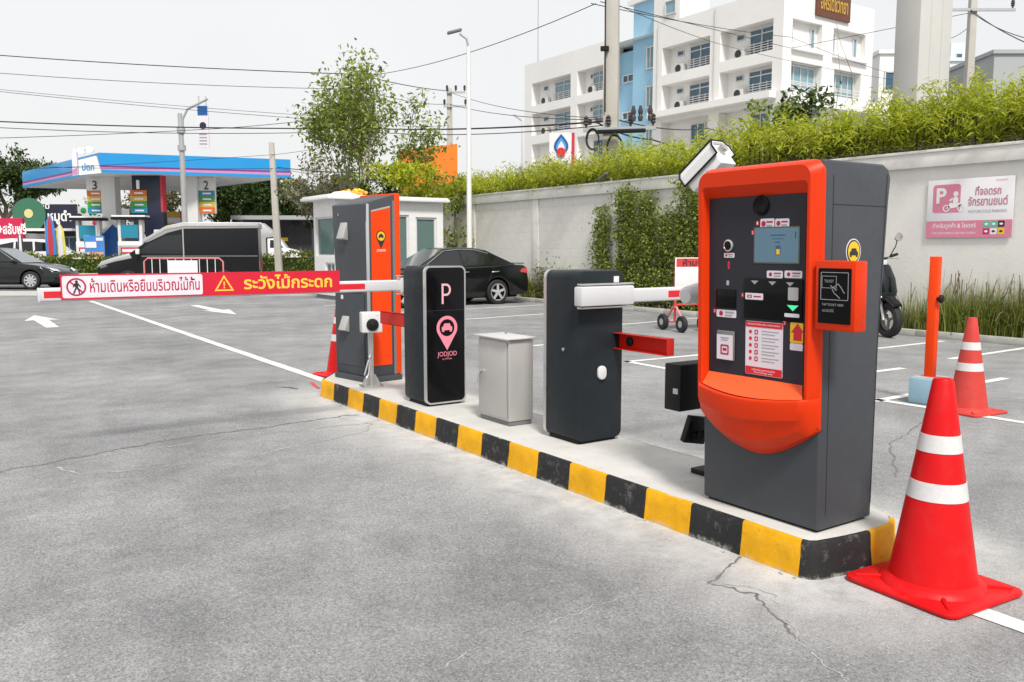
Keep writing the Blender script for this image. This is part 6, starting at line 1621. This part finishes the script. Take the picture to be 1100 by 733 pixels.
# ================================================================== OVERHEAD CABLES
def cable(pts, r, label, sag=0.0):
    """pts: (px,py,d) supports; hangs between them"""
    P3 = [at(*q) for q in pts]; out = []
    for a, b in zip(P3[:-1], P3[1:]):
        for i in range(16):
            s = i/16; q = a.lerp(b, s); q.z -= sag*4*s*(1-s); out.append(q)
    out.append(P3[-1]); o = P3[0]
    c = MB().path([tuple(q-o) for q in out], r, 5, False).build('overhead_cable', 'cable')
    c.location = o; return tag(c, label, 'cable', 'overhead cables')
cable([(-60,55,34),(385,80,36),(483,98,46)], 0.0187, 'topmost overhead cable crossing from the upper left to the leafy tree', .1)
cable([(-60,74,34),(391,96,36)], 0.0115, 'thin cable second from the top left of the tree', .15)
cable([(-60,90,34),(391,128,36)], 0.0086, 'thin cable sloping down across the street sign', .1)
cable([(-60,92,33),(391,132,36),(483,135,46)], 0.0101, 'thin cable just below the sloping one at the left', .1)
cable([(-60,128,34),(391,138,36),(657,130,D1)], 0.0259, 'thickest dark cable bundle running across the picture', .12)
cable([(-60,134,34),(391,141,36),(657,134,D1)], 0.0144, 'dark cable right under the thickest bundle', .2)
cable([(-60,150,34),(240,138,36),(391,122,36)], 0.0130, 'cable rising to the right behind the street sign', .05)
cable([(-60,176,34),(298,181,41),(391,190,36)], 0.0115, 'lowest thin cable above the canopy', .1)
cable([(-60,186,33),(298,166,41),(391,150,36)], 0.0101, 'thin cable rising across the canopy front', .05)
cable([(298,180,41),(391,186,36),(483,180,46)], 0.0216, 'short thick cable from the thin leaning pole to the tree', .05)
cable([(391,96,36),(483,112,46),(657,129,D1)], 0.0130, 'cable passing the lamp post towards the thick pole', .2)
cable([(483,99,46),(657,128,D1)], 0.0115, 'upper cable between the far pole and the thick pole', .25)
cable([(391,82,36),(640,4,D1)], 0.0115, 'cable climbing from the tree to the top crossarm', .3)
cable([(645,2,D1),(850,52,42),(1042,14,33)], 0.0115, 'upper cable in front of the apartment block', .0)
cable([(635,4,D1),(850,40,42),(960,80,50)], 0.0115, 'middle cable sloping across the apartment block', .1)
cable([(660,4,D1),(790,52,44),(960,86,50)], 0.0101, 'lower cable sloping across the apartment block', .1)
cable([(640,131,D1),(700,150,26),(860,190,30)], 0.0216, 'dark cable dropping behind the hedge right of the thick pole', .1)
cable([(660,128,D1),(760,138,34),(860,150,40)], 0.0180, 'cable leaving the coils to the right above the hedge', .15)
cable([(1042,10,33),(1160,66,20)], 0.0158, 'cable running to the upper right edge', .2)
cable([(1042,12,33),(1160,48,22)], 0.0130, 'second cable running to the upper right edge', .3)
cable([(990,30,40),(1042,28,33)], 0.0115, 'short slack cable between concrete column and right pole', .5)

# ================================================================== TREES
def tree(name, label, loc, H, spread, trunk_r, leafm, n_leaf, leaf_L, bark='bark', levels=3, first=.35, tips=None, dens=1.0, stems=1, group=None, zmin=None, wr=.45, width=None):
    t = thing(name, label, 'tree', loc, rng.uniform(0,6), group)
    tb = MB(); ends = []; rr = random.Random(hash_label(label))
    def grow(p, d, L, r, lev):
        n = 4; pts = [p]; q = p.copy(); dd = d.copy()
        for i in range(n):
            dd = (dd + Vector((rr.gauss(0,.16), rr.gauss(0,.16), rr.gauss(.04,.08)))).normalized(); q = q + dd*(L/n); pts.append(q.copy())
        tb.path([tuple(a) for a in pts], [r*(1-.55*i/n) for i in range(n+1)], 7 if lev < 1 else 5, False)
        if lev >= 1: ends.extend(pts[2:])
        if lev < levels:
            k = rr.randint(3,4)
            for i in range(k):
                an = 6.283*(i+rr.random()*.7)/k; tilt = rr.uniform(.45,.95)*spread
                side = Vector((math.cos(an), math.sin(an), 0)); nd = (dd*math.cos(tilt) + side*math.sin(tilt)).normalized()
                st = pts[2 + int(rr.random()*(n-1))] if lev else pts[-1 - int(rr.random()*2)]
                grow(st, nd, L*rr.uniform(.52,.76), r*.5, lev+1)
    for s in range(stems):
        an0 = 6.283*(s+.3*rr.random())/stems; ld = .12 if stems > 1 else .03
        d0 = Vector((math.cos(an0)*ld, math.sin(an0)*ld, 1)).normalized()
        grow(Vector((rr.gauss(0,.12)*(stems>1), rr.gauss(0,.12)*(stems>1), 0)), d0, H*first*rr.uniform(.9,1.1), trunk_r, 0)
    top = max(e.z for e in ends); k = H/top
    mx, my = sum(e.x for e in ends)/len(ends)*k, sum(e.y for e in ends)/len(ends)*k; mz = sum(e.z for e in ends)/len(ends)*k
    ws = 1.0
    if width:
        rad = sorted(math.hypot(e.x*k-mx*e.z*k/mz, e.y*k-my*e.z*k/mz) for e in ends); ws = width/rad[int(len(rad)*.93)]
    else: mx = my = 0
    def fitp(p): return Vector(((p[0]*k-mx*p[2]*k/mz)*ws, (p[1]*k-my*p[2]*k/mz)*ws, p[2]*k))
    tb.v = [tuple(fitp(p)) for p in tb.v]
    tb.build('trunk', bark, t)
    E = np.array([tuple(fitp(e)) for e in ends]); idx = nrg.integers(0, len(E), n_leaf)
    P = E[idx] + nrg.normal(size=(n_leaf,3))*H*.030*np.array([1,1,.8])/max(.4,dens)
    if zmin: P = P[P[:,2] > zmin]
    Lh = nrg.uniform(leaf_L*.7, leaf_L*1.25, len(P))
    o = link('crown', leaf_mesh('crown', leaves(P, Lh, Lh*wr, .25, .6), leafm), t); o['kind'] = 'stuff'
    return t
def hash_label(s): return sum((i+3)*ord(c) for i, c in enumerate(s)) % 100003
a = at(388, 200, 29.0)
tree('street_tree', 'airy young tree with thin stems behind the guard booth', (a.x,a.y,0), hz(56,29), .36, .08, 'leaf_tree', 6600, .18, 'bark_pale', 3, .52, stems=5, dens=1.15, width=2.35)
a = at(362, 200, 33.0)
tree('sparse_tree', 'small sparse greyish tree left of the airy tree', (a.x,a.y,0), hz(158,33), .75, .07, 'leaf_dry', 2600, .16, 'bark_pale', 3, .5, stems=3)
for (px, d, py, sp, n, lm, lb) in ((8,80,160,.85,9000,'leaf_dark','dark spreading tree at the left edge behind the shops'), (-45,70,170,.9,6000,'leaf_dark','dark tree cut off by the left edge of the picture'),
        (262,72,188,.95,9000,'leaf_dark','broad green tree right of the canopy'), (300,76,200,.95,8000,'leaf_tree','mid green tree behind the thin leaning pole'), (328,66,208,.9,8000,'leaf_dark','dark tree hanging over the shed beside the booth'),
        (232,84,196,.9,5000,'leaf_dark','tree seen under the right end of the canopy'), (185,86,205,.9,3500,'leaf_dry','bare greyish tree behind the dark column'), (140,88,206,.9,1200,'leaf_dry','nearly leafless tree seen between the columns'),
        (352,88,186,.9,4500,'leaf_dry','pale hazy tree far behind the booth'), (60,92,210,.9,900,'leaf_dry','leafless tree seen under the left of the canopy')):
    a = at(px, 230, d); tree('roadside_tree', lb, (a.x,a.y,0), hz(py,d), sp, .24, lm, n, .42, 'bark', 3, .34, group='trees behind the street')
def shrub(px, d, py, w, n, lm, lb, z0=2.6, L=.15):
    a = at(px, 200, d); H = hz(py,d); t = thing('garden_shrub', lb, 'shrub', (a.x,a.y,0), -YAW, 'shrubs rising behind the wall')
    lum = [(rng.uniform(-w,w)*.8, rng.uniform(-.5,.5), rng.uniform(z0,H), rng.uniform(.2,.45)) for _ in range(16)]
    def fn():
        c = rng.choice(lum); return [c[0]+rng.gauss(0,c[3]*.5), c[1]+rng.gauss(0,c[3]*.5), min(H,c[2]+rng.gauss(0,c[3]*.5))]
    foliage_mass(None, n, fn, (L*.7,L*1.2), .5, lm, parent=t); MB().path([(0,0,0),(.05,0,H*.4),(0,.05,H*.8)], [.06,.05,.02], 6).build('stem', 'bark', t)
shrub(430, 27, 178, 1.3, 2600, 'leaf_bamboo', 'yellow green shrub between the booth roof and the orange hoarding', 2.4); shrub(400, 28, 182, .9, 1500, 'leaf_dark', 'dark shrub at the foot of the airy tree'); shrub(488, 27, 190, .8, 1200, 'leaf_vine', 'leafy shrub at the left end of the wall', .6)
shrub(862, 22, 98, .45, 500, 'leaf_dark', 'dark leafy sprig in front of the apartment corner', 4.2, .2); shrub(822, 24, 112, .7, 700, 'leaf_tree', 'light green bush top below the balconies', 4.0, .2)
